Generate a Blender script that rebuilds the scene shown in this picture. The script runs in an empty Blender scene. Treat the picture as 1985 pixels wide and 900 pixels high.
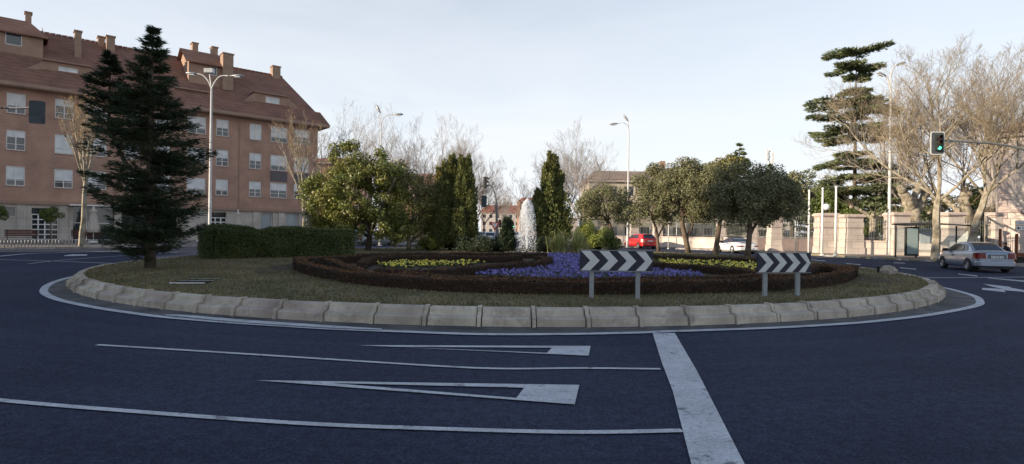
import bpy, math, random
import numpy as np
from mathutils import Vector, Matrix

# ------------------------------------------------------------------ camera, sky, sun, exposure
SC = bpy.context.scene
COL = SC.collection
F = 1112.0; CU = 992.5; CV = 450.0; V0 = 449.0; ROLL = math.radians(0.70); H = 1.65
RC, RS = math.cos(ROLL), math.sin(ROLL)
cam_d = bpy.data.cameras.new("camera"); cam = bpy.data.objects.new("camera", cam_d); COL.objects.link(cam)
cam_d.sensor_width = 36; cam_d.lens = F/1985*36; cam_d.clip_end = 3000; cam_d.clip_start = .1
cam_d.shift_y = (V0-CV)/1985
cam.matrix_world = Matrix(((RC, -RS, 0, 0), (0, 0, -1, 0), (RS, RC, 0, H), (0, 0, 0, 1)))
SC.camera = cam
SUN_EL = math.radians(15); SUN_AZ = math.radians(-111.8)
world = bpy.data.worlds.new("World"); SC.world = world; world.use_nodes = True
wn = world.node_tree; wl = wn.links
bg = wn.nodes['Background']; bg.inputs[1].default_value = .13
sky = wn.nodes.new('ShaderNodeTexSky'); sky.sky_type = 'NISHITA'; sky.sun_disc = False
sky.sun_elevation = SUN_EL; sky.sun_rotation = SUN_AZ % (2*math.pi); sky.altitude = 700; sky.dust_density = .6; sky.ozone_density = 1.6
tc = wn.nodes.new('ShaderNodeTexCoord')
mp = wn.nodes.new('ShaderNodeMapping'); mp.inputs['Scale'].default_value = (1.0, 1.0, 4.5); mp.inputs['Rotation'].default_value = (0, .12, .3)
wl.new(tc.outputs['Generated'], mp.inputs[0])
nz = wn.nodes.new('ShaderNodeTexNoise'); nz.inputs['Scale'].default_value = 2.1; nz.inputs['Detail'].default_value = 7; nz.inputs['Roughness'].default_value = .55
nz.inputs['Distortion'].default_value = .5
wl.new(mp.outputs[0], nz.inputs['Vector'])
sx = wn.nodes.new('ShaderNodeSeparateXYZ'); wl.new(tc.outputs['Generated'], sx.inputs[0])
mr = wn.nodes.new('ShaderNodeMapRange'); wl.new(nz.outputs['Fac'], mr.inputs[0])
mr.inputs[1].default_value = .30; mr.inputs[2].default_value = .72; mr.inputs[3].default_value = 0; mr.inputs[4].default_value = .28
ml = wn.nodes.new('ShaderNodeMapRange'); wl.new(sx.outputs['Z'], ml.inputs[0])      # thin veil, thickest low down
ml.inputs[1].default_value = 0; ml.inputs[2].default_value = .85; ml.inputs[3].default_value = .92; ml.inputs[4].default_value = 0.04
ad = wn.nodes.new('ShaderNodeMath'); ad.operation = 'MULTIPLY_ADD'; ad.use_clamp = True
wl.new(mr.outputs[0], ad.inputs[0]); wl.new(ml.outputs[0], ad.inputs[1]); wl.new(ml.outputs[0], ad.inputs[2])
mx = wn.nodes.new('ShaderNodeMix'); mx.data_type = 'RGBA'
wl.new(ad.outputs[0], mx.inputs['Factor']); wl.new(sky.outputs[0], mx.inputs['A']); mx.inputs['B'].default_value = (4.95, 5.1, 5.3, 1)
wl.new(mx.outputs['Result'], bg.inputs[0])
sun_d = bpy.data.lights.new("sun", 'SUN'); sun = bpy.data.objects.new("sun", sun_d); COL.objects.link(sun)
sun_d.energy = 5.0; sun_d.angle = math.radians(.5); sun_d.color = (1, .83, .62)
SUNV = Vector((math.sin(SUN_AZ)*math.cos(SUN_EL), math.cos(SUN_AZ)*math.cos(SUN_EL), math.sin(SUN_EL)))
sun.rotation_euler = SUNV.to_track_quat('Z', 'Y').to_euler()
vs = SC.view_settings; vs.view_transform = 'Standard'; vs.look = 'None'; vs.gamma = 1; vs.use_curve_mapping = False
vs.exposure = 0.6
SC.render.engine = 'CYCLES'
try:
    SC.cycles.use_denoising = True
    SC.cycles.max_bounces = 6; SC.cycles.transparent_max_bounces = 12
except Exception:
    pass

# ------------------------------------------------------------------ helpers
def sstep(a, b, x):
    t = max(0., min(1., (x-a)/(b-a))); return t*t*(3-2*t)
def G(x, y): return .15*sstep(34, 50, y)                        # the roads climb a little away from the camera
ICX, ICY, IR = -.14, 24.6, 14.95
def IZ(x, y):                                                    # lawn of the island
    r = math.hypot(x-ICX, y-ICY); t = sstep(14.7, 12.0, r)
    return .33 + t*(.05+.20*sstep(12, 26, y)) + .02*math.sin(x*.9+.4)*math.cos(y*.7)*t
def ray(u, v):
    a = u-CU; b = V0-v
    return (a*RC-b*RS)/F, (a*RS+b*RC)/F
def P(u, v, z=0.0):                                              # photo pixel -> point at height z (number or function)
    dx, dz = ray(u, v)
    zz = z(0, 20) if callable(z) else z
    for _ in range(12):
        Y = (zz-H)/dz if dz < -1e-5 else 400
        Y = max(3., min(Y, 500.))
        if not callable(z): break
        zz = .5*zz+.5*z(dx*Y, Y)
    return Vector((dx*Y, Y, zz))
def W(u, v, Y):
    dx, dz = ray(u, v); return Vector((dx*Y, Y, H+dz*Y))
def X(u, Y, v=445): return ray(u, v)[0]*Y

def tag(o, label, cat, group=None, kind=None):
    if label: o['label'] = label
    if cat: o['category'] = cat
    if group: o['group'] = group
    if kind: o['kind'] = kind
    return o
def empty(name, loc, label, cat, group=None, rz=0):
    o = bpy.data.objects.new(name, None); COL.objects.link(o); o.location = loc; o.rotation_euler = (0, 0, rz)
    o.empty_display_size = .2
    return tag(o, label, cat, group)
def link(name, me, mats, parent=None, smooth=False):
    if not isinstance(mats, (list, tuple)): mats = [mats]
    for m in mats: me.materials.append(m)
    if smooth: me.polygons.foreach_set('use_smooth', [True]*len(me.polygons))
    o = bpy.data.objects.new(name, me); COL.objects.link(o)
    if parent: o.parent = parent
    return o
def struct(o): o['kind'] = 'structure'; return o
def kids(o): return [c for c in COL.objects if c.parent == o]
def copy_tree(o, parent=None):
    c = o.copy(); COL.objects.link(c)
    if parent: c.parent = parent
    for ch in kids(o): copy_tree(ch, c)
    return c

class MB:
    def __init__(s): s.v = []; s.f = []; s.m = []
    def add(s, vs, fs, mi=0):
        n = len(s.v); s.v += [tuple(p) for p in vs]; s.f += [tuple(i+n for i in f) for f in fs]; s.m += [mi]*len(fs); return s
    def box(s, x0, x1, y0, y1, z0, z1, mi=0, M=None):
        p = [(x0,y0,z0),(x1,y0,z0),(x1,y1,z0),(x0,y1,z0),(x0,y0,z1),(x1,y0,z1),(x1,y1,z1),(x0,y1,z1)]
        if M is not None: p = [M @ Vector(q) for q in p]
        return s.add(p, [(0,3,2,1),(4,5,6,7),(0,1,5,4),(1,2,6,5),(2,3,7,6),(3,0,4,7)], mi)
    def bbox(s, x0, x1, y0, y1, z0, z1, b=.02, mi=0):            # box with chamfered upper edges
        p = [(x0,y0,z0),(x1,y0,z0),(x1,y1,z0),(x0,y1,z0),(x0,y0,z1-b),(x1,y0,z1-b),(x1,y1,z1-b),(x0,y1,z1-b),
             (x0+b,y0+b,z1),(x1-b,y0+b,z1),(x1-b,y1-b,z1),(x0+b,y1-b,z1)]
        return s.add(p, [(0,3,2,1),(8,9,10,11),(0,1,5,4),(1,2,6,5),(2,3,7,6),(3,0,4,7),(4,5,9,8),(5,6,10,9),(6,7,11,10),(7,4,8,11)], mi)
    def tube(s, pts, rad, n=8, mi=0, caps=True):
        pts = [Vector(p) for p in pts]
        if not isinstance(rad, (list, tuple)): rad = [rad]*len(pts)
        rings = []; up = None
        for i, p in enumerate(pts):
            d = (pts[min(i+1, len(pts)-1)]-pts[max(i-1, 0)])
            d = d.normalized() if d.length > 1e-9 else Vector((0, 0, 1))
            if up is None: up = Vector((1, 0, 0)) if abs(d.x) < .8 else Vector((0, 1, 0))
            a = d.cross(up)
            if a.length < 1e-6: a = d.orthogonal()
            a.normalize(); b = d.cross(a).normalized(); up = -b if False else up
            rings.append([p+(a*math.cos(2*math.pi*k/n)+b*math.sin(2*math.pi*k/n))*rad[i] for k in range(n)])
        vs = [q for r in rings for q in r]; fs = []
        for i in range(len(pts)-1):
            for k in range(n):
                fs.append((i*n+k, i*n+(k+1) % n, (i+1)*n+(k+1) % n, (i+1)*n+k))
        if caps: fs += [tuple(range(n))[::-1], tuple((len(pts)-1)*n+k for k in range(n))]
        return s.add(vs, fs, mi)
    def lathe(s, prof, n=16, mi=0, o=(0, 0, 0)):
        vs = [(o[0]+r*math.cos(2*math.pi*k/n), o[1]+r*math.sin(2*math.pi*k/n), o[2]+z) for r, z in prof for k in range(n)]
        fs = [(i*n+k, i*n+(k+1) % n, (i+1)*n+(k+1) % n, (i+1)*n+k) for i in range(len(prof)-1) for k in range(n)]
        fs += [tuple(range(n))[::-1], tuple((len(prof)-1)*n+k for k in range(n))]
        return s.add(vs, fs, mi)
    def prism(s, poly, axis_vec, mi=0):
        n = len(poly); a = Vector(axis_vec); poly = [Vector(p) for p in poly]
        vs = poly+[p+a for p in poly]
        fs = [tuple(range(n))[::-1], tuple(range(n, 2*n))]+[(i, (i+1) % n, n+(i+1) % n, n+i) for i in range(n)]
        return s.add(vs, fs, mi)
    def ball(s, c, r, sc=(1, 1, 1), n=10, mi=0):
        prof = [(max(r*math.sin(math.pi*i/n), .001), -r*math.cos(math.pi*i/n)) for i in range(n+1)]
        k0 = len(s.v); s.lathe(prof, n+2, mi)
        for i in range(k0, len(s.v)):
            q = s.v[i]; s.v[i] = (c[0]+q[0]*sc[0], c[1]+q[1]*sc[1], c[2]+q[2]*sc[2])
        return s
    def build(s, name, mats, parent=None, smooth=False):
        me = bpy.data.meshes.new(name); me.from_pydata(s.v, [], s.f)
        o = link(name, me, mats, parent, smooth)
        if any(s.m): me.polygons.foreach_set('material_index', s.m)
        me.update(); return o

def np_mesh(name, verts, k, mats, parent=None, midx=None):        # many separate k-gons in one mesh, fast
    n = len(verts)//k
    me = bpy.data.meshes.new(name)
    me.vertices.add(n*k); me.vertices.foreach_set('co', np.asarray(verts, np.float32).ravel())
    me.loops.add(n*k); me.loops.foreach_set('vertex_index', np.arange(n*k, dtype=np.int32))
    me.polygons.add(n); me.polygons.foreach_set('loop_start', np.arange(0, n*k, k, dtype=np.int32))
    me.polygons.foreach_set('loop_total', np.full(n, k, np.int32))
    me.update(calc_edges=True)
    o = link(name, me, mats, parent)
    if midx is not None: me.polygons.foreach_set('material_index', np.asarray(midx, np.int32))
    return o
def leaves(pts, nrm, ln, wd, rng, up=0.0, jit=1.0):
    """diamond leaves at pts, facing roughly nrm (jittered); returns verts (4 per leaf)."""
    n = len(pts)
    nr = nrm+jit*rng.normal(size=(n, 3)); nr /= np.linalg.norm(nr, axis=1)[:, None]+1e-9
    t = rng.normal(size=(n, 3)); t[:, 2] += up; t -= (t*nr).sum(1)[:, None]*nr; t /= np.linalg.norm(t, axis=1)[:, None]+1e-9
    b = np.cross(nr, t)
    l = (ln*(.6+.8*rng.random(n)))[:, None]*.5; w = (wd*(.6+.8*rng.random(n)))[:, None]*.5
    return np.stack([pts-t*l, pts+b*w-t*l*.1, pts+t*l, pts-b*w-t*l*.1], 1).reshape(-1, 3)
def dirs_leaves(pts, d, ln, wd, rng):
    """needle sprays: long thin diamonds along directions d"""
    n = len(pts); d = d/(np.linalg.norm(d, axis=1)[:, None]+1e-9)
    t = rng.normal(size=(n, 3)); b = np.cross(d, t); b /= np.linalg.norm(b, axis=1)[:, None]+1e-9
    l = (ln*(.5+rng.random(n)))[:, None]; w = (wd*(.6+.8*rng.random(n)))[:, None]*.5
    return np.stack([pts, pts+b*w+d*l*.35, pts+d*l, pts-b*w+d*l*.35], 1).reshape(-1, 3)
def clump_cloud(clumps, n, rng, shell=.55):
    c = np.array([q[:3] for q in clumps]); r = np.array([q[3] for q in clumps]); zs = np.array([q[4] if len(q) > 4 else 1 for q in clumps])
    p = r**2/np.sum(r**2); idx = rng.choice(len(c), n, p=p)
    d = rng.normal(size=(n, 3)); d /= np.linalg.norm(d, axis=1)[:, None]
    rr = r[idx]*(shell+(1.08-shell)*rng.random(n)**.7)
    pts = c[idx]+d*rr[:, None]*np.stack([np.ones(n), np.ones(n), zs[idx]], 1)
    return pts, d

# ------------------------------------------------------------------ materials
MATS = {}
def mat(name, c1, c2=None, scale=4., rough=.75, bump=0., bscale=None, metal=0., spec=.4, island=0., detail=5., trans=0., coat=0., contrast=(.35, .65), vec='Object', stretch=None):
    if name in MATS: return MATS[name]
    m = bpy.data.materials.new(name); m.use_nodes = True; nt = m.node_tree; L = nt.links
    b = nt.nodes['Principled BSDF']; b.inputs['Roughness'].default_value = rough; b.inputs['Metallic'].default_value = metal
    b.inputs['Specular IOR Level'].default_value = spec; b.inputs['Coat Weight'].default_value = coat
    col = None
    tc = nt.nodes.new('ShaderNodeTexCoord'); src = tc.outputs[vec]
    if stretch:
        mpn = nt.nodes.new('ShaderNodeMapping'); mpn.inputs['Scale'].default_value = stretch; L.new(src, mpn.inputs[0]); src = mpn.outputs[0]
    if c2 is not None:
        n = nt.nodes.new('ShaderNodeTexNoise'); n.inputs['Scale'].default_value = scale; n.inputs['Detail'].default_value = detail; L.new(src, n.inputs['Vector'])
        r = nt.nodes.new('ShaderNodeMapRange'); r.inputs[1].default_value, r.inputs[2].default_value = contrast; L.new(n.outputs['Fac'], r.inputs[0])
        x = nt.nodes.new('ShaderNodeMix'); x.data_type = 'RGBA'; x.inputs['A'].default_value = (*c1, 1); x.inputs['B'].default_value = (*c2, 1)
        L.new(r.outputs[0], x.inputs['Factor']); col = x.outputs['Result']
    if island:
        g = nt.nodes.new('ShaderNodeNewGeometry'); r = nt.nodes.new('ShaderNodeMapRange'); L.new(g.outputs['Random Per Island'], r.inputs[0])
        r.inputs[3].default_value = 1-island; r.inputs[4].default_value = 1+island
        h = nt.nodes.new('ShaderNodeHueSaturation'); L.new(r.outputs[0], h.inputs['Value'])
        r2 = nt.nodes.new('ShaderNodeMapRange'); L.new(g.outputs['Random Per Island'], r2.inputs[0]); r2.inputs[3].default_value = .485; r2.inputs[4].default_value = .515
        L.new(r2.outputs[0], h.inputs['Hue'])
        if col: L.new(col, h.inputs['Color'])
        else: h.inputs['Color'].default_value = (*c1, 1)
        col = h.outputs['Color']
    if col: L.new(col, b.inputs['Base Color'])
    else: b.inputs['Base Color'].default_value = (*c1, 1)
    if bump:
        n = nt.nodes.new('ShaderNodeTexNoise'); n.inputs['Scale'].default_value = bscale or scale*4; n.inputs['Detail'].default_value = 6; L.new(src, n.inputs['Vector'])
        bn = nt.nodes.new('ShaderNodeBump'); bn.inputs['Strength'].default_value = bump; bn.inputs['Distance'].default_value = .02
        L.new(n.outputs['Fac'], bn.inputs['Height']); L.new(bn.outputs[0], b.inputs['Normal'])
    if trans:
        t = nt.nodes.new('ShaderNodeBsdfTranslucent'); mixs = nt.nodes.new('ShaderNodeMixShader'); mixs.inputs[0].default_value = trans
        if col: L.new(col, t.inputs[0])
        else: t.inputs[0].default_value = (*c1, 1)
        out = nt.nodes['Material Output']; L.new(b.outputs[0], mixs.inputs[1]); L.new(t.outputs[0], mixs.inputs[2]); L.new(mixs.outputs[0], out.inputs[0])
    MATS[name] = m; return m
def brick_mat(name, c1, c2, mortar, bw, bh, ms=.02, bump=.3, rough=.8, plane='XZ', dirt=None, squash=1, offset=.5):
    m = mat(name, c1, c2, .6, rough, contrast=(.3, .7)); nt = m.node_tree; L = nt.links; b = nt.nodes['Principled BSDF']
    if 'bk' in m: return m
    m['bk'] = 1
    tc = nt.nodes.new('ShaderNodeTexCoord'); s = nt.nodes.new('ShaderNodeSeparateXYZ'); L.new(tc.outputs['Object'], s.inputs[0])
    c = nt.nodes.new('ShaderNodeCombineXYZ')
    if plane == 'XZ':
        a = nt.nodes.new('ShaderNodeMath'); a.operation = 'ADD'; L.new(s.outputs['X'], a.inputs[0]); L.new(s.outputs['Y'], a.inputs[1]); L.new(a.outputs[0], c.inputs[0]); L.new(s.outputs['Z'], c.inputs[1])
    else:
        L.new(s.outputs['X'], c.inputs[0]); L.new(s.outputs['Y'], c.inputs[1])
    br = nt.nodes.new('ShaderNodeTexBrick'); L.new(c.outputs[0], br.inputs['Vector']); br.offset = offset
    br.inputs['Scale'].default_value = 1; br.inputs['Brick Width'].default_value = bw; br.inputs['Row Height'].default_value = bh; br.inputs['Mortar Size'].default_value = ms
    br.inputs['Color1'].default_value = (*c1, 1); br.inputs['Color2'].default_value = (*c2, 1); br.inputs['Mortar'].default_value = (*mortar, 1)
    n = nt.nodes.new('ShaderNodeTexNoise'); n.inputs['Scale'].default_value = .7; n.inputs['Detail'].default_value = 8; L.new(tc.outputs['Object'], n.inputs['Vector'])
    r = nt.nodes.new('ShaderNodeMapRange'); L.new(n.outputs['Fac'], r.inputs[0]); r.inputs[1].default_value = .3; r.inputs[2].default_value = .7; r.inputs[3].default_value = .78; r.inputs[4].default_value = 1.15
    h = nt.nodes.new('ShaderNodeHueSaturation'); L.new(br.outputs['Color'], h.inputs['Color']); L.new(r.outputs[0], h.inputs['Value']); L.new(h.outputs[0], b.inputs['Base Color'])
    if bump:
        bn = nt.nodes.new('ShaderNodeBump'); bn.inputs['Strength'].default_value = bump; bn.inputs['Distance'].default_value = .02; bn.invert = True
        L.new(br.outputs['Fac'], bn.inputs['Height']); L.new(bn.outputs[0], b.inputs['Normal'])
    return m
def emis(name, c, s, base=(.02, .02, .02)):
    m = mat(name, base, rough=.3); b = m.node_tree.nodes['Principled BSDF']
    b.inputs['Emission Color'].default_value = (*c, 1); b.inputs['Emission Strength'].default_value = s; return m
def glassy(name, c, rough=.06):
    return mat(name, c, rough=rough, spec=.9)
def clear_glass(name, alpha=.25):
    m = mat(name, (.75, .85, .85), rough=.03, spec=.8); m.node_tree.nodes['Principled BSDF'].inputs['Alpha'].default_value = alpha; return m

M_asphalt = mat('asphalt', (.029, .036, .062), (.041, .050, .083), .35, .92, .35, 90, spec=.12, detail=10, contrast=(.3, .7))
def add_speckle(m, size, amt):
    nt = m.node_tree; L = nt.links; b = nt.nodes['Principled BSDF']; lk = b.inputs['Base Color'].links[0]; src = lk.from_socket
    tc = nt.nodes.new('ShaderNodeTexCoord'); v = nt.nodes.new('ShaderNodeTexNoise'); v.inputs['Scale'].default_value = size; v.inputs['Detail'].default_value = 3; v.inputs['Roughness'].default_value = .8
    L.new(tc.outputs['Object'], v.inputs['Vector'])
    r = nt.nodes.new('ShaderNodeMapRange'); r.inputs[1].default_value = .38; r.inputs[2].default_value = .62; r.inputs[3].default_value = 1-amt; r.inputs[4].default_value = 1+amt
    L.new(v.outputs['Fac'], r.inputs[0]); h = nt.nodes.new('ShaderNodeHueSaturation'); L.new(src, h.inputs['Color']); L.new(r.outputs[0], h.inputs['Value']); L.new(h.outputs[0], b.inputs['Base Color'])
add_speckle(M_asphalt, 38, .42)
add_speckle(M_asphalt, 9, .22)
def wheel_tracks(m):      # faint worn bands circling the island and a few old patches
    nt = m.node_tree; L = nt.links; b = nt.nodes['Principled BSDF']; src = b.inputs['Base Color'].links[0].from_socket
    tc = nt.nodes.new('ShaderNodeTexCoord'); mpn = nt.nodes.new('ShaderNodeMapping'); mpn.inputs['Location'].default_value = (-ICX, -ICY, 0); L.new(tc.outputs['Object'], mpn.inputs[0])
    le = nt.nodes.new('ShaderNodeVectorMath'); le.operation = 'LENGTH'; L.new(mpn.outputs[0], le.inputs[0])
    n = nt.nodes.new('ShaderNodeTexNoise'); n.noise_dimensions = '1D'; n.inputs['Scale'].default_value = 1.1; n.inputs['Detail'].default_value = 4; L.new(le.outputs['Value'], n.inputs['W'])
    n2 = nt.nodes.new('ShaderNodeTexNoise'); n2.inputs['Scale'].default_value = .22; n2.inputs['Detail'].default_value = 6; L.new(tc.outputs['Object'], n2.inputs['Vector'])
    ad = nt.nodes.new('ShaderNodeMath'); ad.operation = 'ADD'; L.new(n.outputs['Fac'], ad.inputs[0]); L.new(n2.outputs['Fac'], ad.inputs[1])
    r = nt.nodes.new('ShaderNodeMapRange'); L.new(ad.outputs[0], r.inputs[0]); r.inputs[1].default_value = .7; r.inputs[2].default_value = 1.3; r.inputs[3].default_value = .84; r.inputs[4].default_value = 1.2
    h = nt.nodes.new('ShaderNodeHueSaturation'); L.new(src, h.inputs['Color']); L.new(r.outputs[0], h.inputs['Value']); L.new(h.outputs[0], b.inputs['Base Color'])
wheel_tracks(M_asphalt)
M_earth = mat('earth', (.10, .095, .07), (.16, .14, .10), .3, .95)
M_paint = mat('road_paint', (.50, .52, .56), (.33, .35, .38), 6, .7, .2, 60, contrast=(.45, .8), detail=9)
add_speckle(M_paint, 45, .22)
def wear(m, base, scale, lo, hi):
    nt = m.node_tree; L = nt.links; b = nt.nodes['Principled BSDF']; src = b.inputs['Base Color'].links[0].from_socket
    tc = nt.nodes.new('ShaderNodeTexCoord'); n = nt.nodes.new('ShaderNodeTexNoise'); n.inputs['Scale'].default_value = scale; n.inputs['Detail'].default_value = 12; n.inputs['Roughness'].default_value = .72; L.new(tc.outputs['Object'], n.inputs['Vector'])
    q = nt.nodes.new('ShaderNodeMapRange'); q.inputs[1].default_value = lo; q.inputs[2].default_value = hi; q.inputs[4].default_value = .85; L.new(n.outputs['Fac'], q.inputs[0])
    x = nt.nodes.new('ShaderNodeMix'); x.data_type = 'RGBA'; x.inputs['B'].default_value = (*base, 1); L.new(src, x.inputs['A']); L.new(q.outputs[0], x.inputs['Factor']); L.new(x.outputs['Result'], b.inputs['Base Color'])
wear(M_paint, (.06, .068, .09), 3.5, .56, .66)
add_speckle(M_paint, 3.0, .15)
M_conc = mat('kerb_concrete', (.50, .445, .37), (.24, .205, .165), 2.0, .85, .3, 30, island=.13, detail=7, contrast=(.46, .78))
add_speckle(M_conc, 4.0, .14)
add_speckle(M_conc, 40, .08)
wear(M_conc, (.13, .105, .08), 1.6, .49, .74)
M_gutter = mat('gutter_concrete', (.13, .13, .13), (.065, .067, .072), 1.4, .9, .5, 30, detail=9, contrast=(.35, .62))
M_lawn = mat('lawn', (.085, .083, .038), (.19, .15, .078), .9, .95, .6, 60, detail=9, contrast=(.35, .68))
M_blade = mat('grass_blade', (.11, .11, .045), (.23, .18, .095), .8, .8, island=.35, trans=.25)
M_soil = mat('soil', (.075, .06, .045), (.04, .03, .022), 3, .95, .6, 20)
M_pave = brick_mat('sidewalk_paving', (.30, .26, .23), (.25, .22, .20), (.16, .15, .14), .4, .4, .012, .1, .85, 'XY', offset=0)
M_kerbw = mat('pavement_kerb', (.38, .36, .33), (.22, .21, .2), 3, .85, .3, 30)
M_kerby = mat('yellow_kerb_paint', (.50, .40, .16), (.32, .28, .17), 3, .8)
M_redleaf = mat('russet_leaf', (.075, .040, .024), (.045, .032, .017), 2.5, .7, island=.5, trans=.15, contrast=(.4, .6))
M_rusttip = mat('rust_leaf', (.22, .095, .04), (.12, .07, .033), 2.5, .7, island=.4, trans=.15)
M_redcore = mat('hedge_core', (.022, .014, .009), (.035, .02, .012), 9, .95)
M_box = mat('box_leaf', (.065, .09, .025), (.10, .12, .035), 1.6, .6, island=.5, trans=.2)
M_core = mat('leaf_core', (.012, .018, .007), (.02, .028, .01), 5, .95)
M_fir = mat('fir_needle', (.024, .042, .020), (.042, .056, .025), .9, .65, island=.4, trans=.08)
M_cedar = mat('cedar_needle', (.12, .155, .08), (.18, .20, .095), .5, .7, island=.4, trans=.15)
M_cyp = mat('cypress_leaf', (.09, .11, .035), (.16, .165, .05), 1.1, .7, island=.45, trans=.15)
M_cypg = mat('golden_cypress_leaf', (.22, .19, .05), (.15, .14, .05), 1.5, .7, island=.4, trans=.15)
M_mag = mat('magnolia_leaf', (.12, .15, .03), (.24, .23, .055), .9, .5, island=.5, trans=.2, spec=.6)
M_mag2 = mat('dull_broad_leaf', (.15, .16, .05), (.27, .24, .09), .9, .5, island=.5, trans=.2)
M_oak = mat('holm_oak_leaf', (.14, .15, .075), (.20, .195, .10), .8, .6, island=.45, trans=.15)
M_bush = mat('bush_leaf', (.22, .26, .05), (.30, .32, .07), 1.5, .6, island=.4, trans=.3)
M_dbush = mat('dark_bush_leaf', (.09, .125, .03), (.14, .17, .045), 1.8, .6, island=.45, trans=.2)
M_yucca = mat('strap_leaf', (.30, .32, .11), (.46, .44, .20), 2, .5, island=.35, trans=.25)
M_barkd = mat('dark_bark', (.07, .055, .042), (.11, .09, .07), 5, .95, .7, 25)
M_barko = mat('oak_bark', (.10, .075, .055), (.16, .12, .09), 5, .95, .7, 25)
M_plane = mat('plane_bark', (.36, .32, .25), (.20, .17, .12), 3.2, .85, .3, 20, contrast=(.42, .58))
M_twig = mat('plane_twig', (.25, .20, .14), (.33, .27, .19), 1, .85, island=.3)
M_twigr = mat('brown_twig', (.16, .115, .085), (.22, .16, .12), 1, .85, island=.3)
M_twigg = mat('grey_twig', (.27, .24, .215), (.34, .30, .27), 1, .85, island=.3)
M_dry = mat('dry_leaf', (.42, .27, .12), (.30, .18, .08), 2, .7, island=.4, trans=.3)
M_galv = mat('galvanised', (.42, .43, .44), (.34, .35, .36), 3, .45, metal=.55, spec=.5)
M_postg = mat('post_grey', (.30, .32, .33), (.24, .26, .27), 4, .6)
M_pole = mat('painted_pole', (.62, .62, .60), (.50, .50, .49), 2, .5)
M_dmetal = mat('dark_metal', (.022, .025, .025), (.04, .043, .043), 6, .6, spec=.15)
M_signb = mat('sign_navy', (.012, .014, .03), (.02, .022, .04), 5, .45)
M_signw = mat('sign_white', (.64, .65, .64), (.55, .56, .56), 5, .45)
M_white = mat('white_paint', (.78, .78, .76), (.68, .68, .66), 5, .5)
M_red = mat('red_paint', (.55, .02, .02), rough=.4)
M_rust = mat('rust_red_steel', (.20, .055, .03), (.12, .04, .025), 8, .8)
M_tyre = mat('tyre', (.02, .02, .022), (.035, .035, .036), 12, .85)
M_rim = mat('alloy', (.45, .46, .47), (.32, .33, .34), 8, .35, metal=.7)
M_glass = glassy('car_glass', (.02, .03, .045))
M_wglass = glassy('window_glass', (.035, .045, .055))
M_blind = mat('blind', (.78, .79, .78), (.62, .64, .65), 1.5, .7)
M_brick = brick_mat('brick_wall', (.48, .275, .20), (.40, .23, .165), (.37, .26, .205), .26, .075, .012, .15)
M_stone = brick_mat('light_cladding', (.52, .47, .42), (.46, .42, .375), (.32, .29, .26), 1.2, .55, .01, .1)
M_tile = brick_mat('roof_tile', (.31, .155, .105), (.23, .12, .085), (.16, .085, .06), .24, .36, .03, .25, .9)
M_fascia = mat('fascia', (.36, .24, .18), (.30, .2, .155), 1, .8)
M_pink = brick_mat('pink_granite', (.61, .535, .475), (.52, .455, .41), (.31, .27, .25), .95, .48, .012, .35)
M_pinkcap = mat('granite_cap', (.56, .46, .41), (.42, .34, .31), 2.5, .85, .3, 30)
M_iron = mat('iron_railing', (.13, .14, .135), (.08, .085, .085), 6, .6)
M_gate = mat('gate_panel', (.13, .09, .085), (.085, .065, .065), 2.5, .6)
M_canvas = mat('canvas', (.66, .61, .54), (.52, .47, .41), 3, .85, stretch=(8, 8, .6))
M_bench = mat('bench_wood', (.11, .035, .025), (.07, .025, .02), 4, .6, stretch=(1, 6, 6))
M_pvio = mat('violet_petal', (.10, .085, .30), (.22, .20, .48), 9, .6, island=.5, trans=.2)
M_pyel = mat('yellow_petal', (.80, .62, .03), (.72, .66, .20), 5, .6, island=.3, trans=.2)
M_pleaf = mat('pansy_leaf', (.055, .085, .03), (.08, .11, .04), 3, .7, island=.4, trans=.2)

# ------------------------------------------------------------------ ground, roads, pavements
def sheet(name, xs, ys, m, zf, keep=None):
    vs = [(x, y, zf(x, y)) for y in ys for x in xs]; nx = len(xs); fs = []
    for j in range(len(ys)-1):
        for i in range(nx-1):
            if keep is None or keep((xs[i]+xs[i+1])/2, (ys[j]+ys[j+1])/2): fs.append((j*nx+i, j*nx+i+1, (j+1)*nx+i+1, (j+1)*nx+i))
    o = MB().add(vs, fs).build(name, m); return struct(o)
gx = sorted(set([-900, -500, -300, -200]+list(range(-140, 141, 10))+[200, 300, 500, 900])); gy = sorted(set([-300, -150, -80]+list(range(-60, 30, 10))+list(range(30, 60, 2))+list(range(60, 200, 20))+[300, 500, 800, 1400]))
sheet('ground', gx, gy, M_earth, lambda x, y: G(x, y)-.02)
rx = list(range(-70, 71, 5)); ry = list(range(-30, 30, 10))+list(range(30, 60, 2))+list(range(60, 401, 20))
sheet('road', rx, ry, M_asphalt, lambda x, y: G(x, y), lambda x, y: y < 62 or abs(x+2) < 17)

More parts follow.
